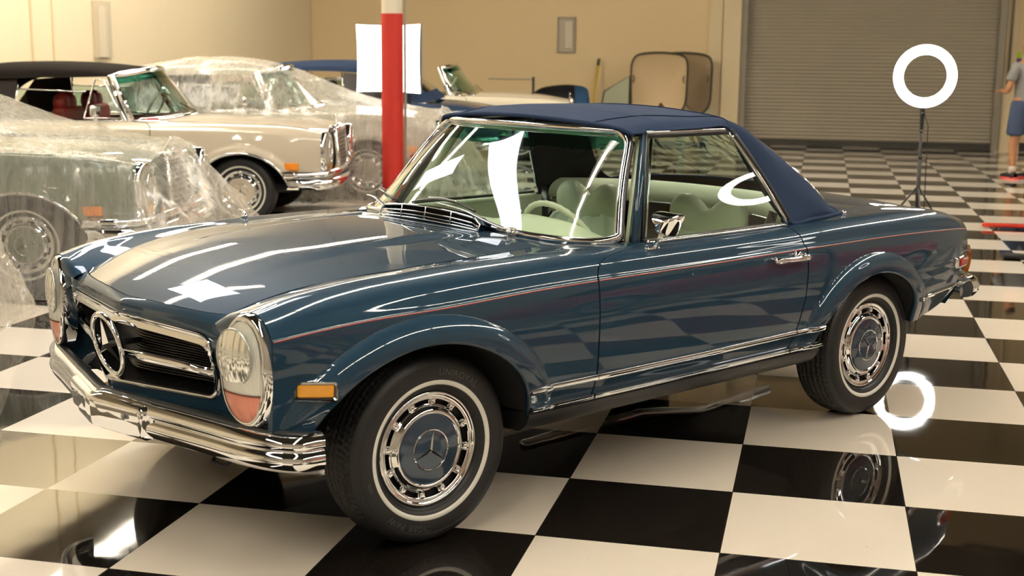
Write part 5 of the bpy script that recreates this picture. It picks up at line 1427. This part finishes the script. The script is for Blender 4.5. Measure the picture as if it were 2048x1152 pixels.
hardtop((-2.50,18.45,0), 'upright cream hardtop roof leaning by the back wall, front one', 1.0)
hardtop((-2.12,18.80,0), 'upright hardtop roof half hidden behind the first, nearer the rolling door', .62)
gp = empty('glass_panel', (-3.17,18.5,0), 0, 'triangular pale green car window propped left of the hardtops', 'window')
MB().grid(np.array([[(-.42,0,.0),(.16,.0,.0)],[(-.26,.02,.92),(.16,.02,1.16)]])).build('pane', mat('pale green glass', (.34,.36,.26), .2), gp)
mb = MB(); mb.tube([(-.42,0,.0),(-.28,.02,.90),(.16,.02,1.17),(.16,.0,.0)], .012, 8); mb.build('frame', mat('seal dark olive', (.035,.030,.018), .6), gp)
br = empty('broom', (-3.66,19.02,0), 0, 'yellow broom handle leaning on the back wall left of the hardtops', 'broom')
mb = MB(); mb.tube([(-.09,-.30,.10),(.0,.06,1.33)], .022, 10); mb.build('handle', mat('yellow broom paint', (.55,.36,.03), .5), br)
mb = MB(); mb.tube([(.0,.06,1.33),(.01,.08,1.45)], .026, 10); mb.build('grip', mat('dark green grip', (.03,.05,.02), .5), br)
mb = MB(); mb.box((-.09,-.30,.06),(.40,.07,.12), bev=.01); mb.build('brush_head', mat('broom bristles', (.05,.045,.03), .9), br)
lid = empty('spare_trunk_lid', (-4.05,17.6,0), R(4), 'loose dark blue car lid propped on its edge near the back wall', 'car lid')
net = np.array([[(x, .10*math.sin(PI*t)+.0, z*h) for t, z in ((0,.0),(.3,.35),(.7,.8),(1,1.))] for x,h in ((-.48,.86),(-.30,.97),(0,1.02),(.25,1.02),(.45,.97),(.50,.80))])
MB().grid(csurf(net,24,16)).build('outer_skin', mat('lid shade black', (.012,.013,.015), .5), lid)
net2 = net[3:]+np.array([0,-.03,0]); MB().grid(csurf(net2,10,16)).build('painted_edge', mat('mid blue lid paint', (.03,.10,.22), .35, .2, coat=.6), lid)
mb = MB(); mb.box((0,.06,.02),(.7,.2,.04)); mb.build('rest_block', blackp, lid)
po = empty('bench_post', (-4.35,16.9,0), 0, 'thin dark upright bar with side rail behind the ivory car', 'stand')
mb = MB(); mb.tube([(0,0,0),(0,0,1.16)], .022, 8); mb.build('upright', blackp, po); mb = MB(); mb.tube([(-.75,0,1.12),(0,0,1.12)], .012, 6); mb.build('rail', mat('rail paint', (.28,.24,.17), .5), po); mb = MB(); mb.box((0,0,.012),(.3,.3,.024)); mb.build('foot', blackp, po)
# sticker on the wall
sg_ = empty('wall_sticker', (3.32,19.175,1.52), 0, 'small lime green and violet sticker high on the wall right of the door', 'sticker')
mb = MB(); mb.box((0,0,.06),(.19,.006,.10)); mb.build('green_half', mat('lime sticker', (.36,.50,.02), .5), sg_, smooth=False)
mb = MB(); mb.box((0,0,-.03),(.19,.006,.08)); mb.build('violet_half', mat('violet sticker', (.10,.06,.16), .5), sg_, smooth=False)
# floor bits
o = empty('floor_jack', (2.25,8.62,0), R(3), 'low red metal bar lying on the tiles at the right edge', 'jack')
mb = MB(); mb.box((0,0,.03),(1.05,.05,.03), bev=.008); mb.box((-.30,.03,.035),(.42,.09,.02), bev=.006); mb.build('bar', mat('red enamel', (.55,.03,.012), .4), o)
o = empty('power_strip', (1.80,6.72,0), R(-12), 'small black adapter box lying on the tiles at the right', 'adapter')
mb = MB(); mb.box((0,0,.022),(.24,.09,.04), bev=.01); mb.build('box', blackp, o)
mb = MB(); mb.tube(cr1(np.array([(.12,0,.02),(.25,-.05,.008),(.38,-.22,.008),(.6,-.3,.008),(.95,-.2,.008)]), np.linspace(0,4,30)), .005, 6); mb.build('cable', mat('grey cable', (.25,.22,.18), .5), o)
# ================================================================= person at the right edge
def skin_mesh(name, verts, edges, radii, m, parent, root=0, sub=2):
    me = bpy.data.meshes.new(name); me.from_pydata(verts, edges, []); o = bpy.data.objects.new(name, me); COL.objects.link(o); o.parent = parent
    md = o.modifiers.new('skin', 'SKIN'); 
    for i, r_ in enumerate(radii): me.skin_vertices[0].data[i].radius = (r_, r_) if np.isscalar(r_) else r_
    me.skin_vertices[0].data[root].use_root = True; md.use_smooth_shade = True
    s = o.modifiers.new('sub', 'SUBSURF'); s.levels = sub; s.render_levels = sub
    me.materials.append(m); return o
def person():
    p = empty('person', (2.76,13.87,0), R(28), 'person seen from behind in grey t-shirt, blue shorts and black-red trainers', 'person')
    sk = mat('skin', (.42,.20,.10), .5, sss=.1); K = .60/.6
    V = [(0,0,.98),(0,0,1.12),(0,0,1.32),(0,0,1.46),(0,0,1.54),(0,.02,1.66),(0,.02,1.76),
         (-.11,0,.93),(-.12,.0,.52),(-.125,.01,.42),(-.12,-.0,.10),(-.12,.06,.05),(-.13,.15,.04),
         (.11,0,.93),(.13,.03,.52),(.13,.02,.42),(.14,0,.10),(.14,.06,.05),(.15,.15,.04),
         (-.17,0,1.42),(-.24,.0,1.20),(-.25,.03,1.13),(-.18,.20,1.11),(-.15,.27,1.12),
         (.17,0,1.42),(.24,.0,1.20),(.25,.03,1.13),(.18,.20,1.11),(.15,.27,1.12)]
    E_ = [(0,1),(1,2),(2,3),(3,4),(4,5),(5,6),(0,7),(7,8),(8,9),(9,10),(10,11),(11,12),(0,13),(13,14),(14,15),(15,16),(16,17),(17,18),(3,19),(19,20),(20,21),(21,22),(22,23),(3,24),(24,25),(25,26),(26,27),(27,28)]
    Rr = [(.14,.11),(.135,.10),(.15,.11),(.10,.08),.05,.085,.07,.085,.062,.060,.038,.036,.03,.085,.062,.060,.038,.036,.03,.058,.044,.042,.032,.022,.058,.044,.042,.032,.022]
    for w_i, sx in ((23,-1),(28,1)):                             # palm, four fingers and a thumb on each hand
        hx, hy, hz = V[w_i]; V.append((hx+sx*-.012, hy+.045, hz+.004)); pi_ = len(V)-1; E_.append((w_i, pi_)); Rr.append((.030,.014))
        for k in range(4):
            ox = (k-1.5)*.017; ln = (.060,.072,.068,.052)[k]
            V.append((hx+ox, hy+.080, hz)); V.append((hx+ox, hy+.080+ln*.5, hz-.006)); V.append((hx+ox, hy+.080+ln*.8, hz-.028)); n_ = len(V)
            E_.extend([(pi_, n_-3), (n_-3, n_-2), (n_-2, n_-1)]); Rr.extend([.009,.008,.007])
        V.append((hx-sx*.038, hy+.050, hz+.008)); V.append((hx-sx*.046, hy+.082, hz-.004)); n_ = len(V); E_.extend([(pi_, n_-2), (n_-2, n_-1)]); Rr.extend([.010,.008])
    skin_mesh('body', V, E_, Rr, sk, p)
    tee = mat('grey t-shirt cloth', (.20,.195,.19), .85, bump=(14,.5,.01))
    V = [(0,0,.80),(0,0,1.12),(0,0,1.32),(0,-.005,1.44),(-.165,0,1.43),(-.225,0,1.30),(-.245,0,1.235),(.165,0,1.43),(.225,0,1.30),(.245,0,1.235)]
    skin_mesh('t_shirt', V, [(0,1),(1,2),(2,3),(3,4),(4,5),(5,6),(3,7),(7,8),(8,9)], [(.175,.13),(.165,.125),(.175,.13),(.13,.10),(.078,.078),(.072,.072),(.078,.078),(.078,.078),(.072,.072),(.078,.078)], tee, p)
    sh = mat('navy shorts cloth', (.035,.055,.11), .8)
    V = [(0,0,1.08),(0,0,.92),(-.10,0,.86),(-.125,.0,.60),(-.127,.0,.545),(.10,0,.86),(.13,.01,.60),(.132,.01,.545)]
    skin_mesh('shorts', V, [(0,1),(1,2),(2,3),(3,4),(1,5),(5,6),(6,7)], [(.165,.125),(.16,.13),(.11,.12),(.108,.115),(.108,.115),(.11,.12),(.108,.115),(.108,.115)], sh, p)
    skin_mesh('hair', [(0,-.01,1.68),(0,-.015,1.78)], [(0,1)], [(.09,.10),(.075,.09)], mat('dark hair', (.02,.013,.01), .7), p)
    for k in (-1,1):
        s = empty('shoe'); s.parent = p; s.location = (k*.13,.0,0)
        mb = MB(); net = np.array([[(x*w_,y,z) for x,z in ((-1,.02),(-1.05,.05),(-.75,.05+hh*.7),(0,.05+hh),(.75,.05+hh*.7),(1.05,.05),(1,.02))] for y,w_,hh in ((-.09,.028,.04),(-.06,.040,.055),(.02,.044,.05),(.10,.048,.03),(.17,.040,.015),(.20,.022,.0))]); mb.grid(csurf(net,24,24)); mb.build('upper', mat('black shoe mesh', (.012,.012,.014), .6), s)
        mb = MB(); oo = cr1(np.array([(-.03,-.10),(-.048,0),(-.052,.10),(-.03,.19),(.0,.215),(.03,.19),(.052,.10),(.048,0),(.03,-.10),(0,-.115)]), np.linspace(0,9,40)); mb.prism(oo, .0, .028); mb.build('sole', mat('coral shoe sole', (.75,.10,.09), .5), s, sharp=40)
        mb = MB(); mb.tube([(0,-.01,.08),(0,-.01,.17)], .046, 16); mb.build('sock', mat('pale sock', (.55,.45,.38), .9), s)
person()
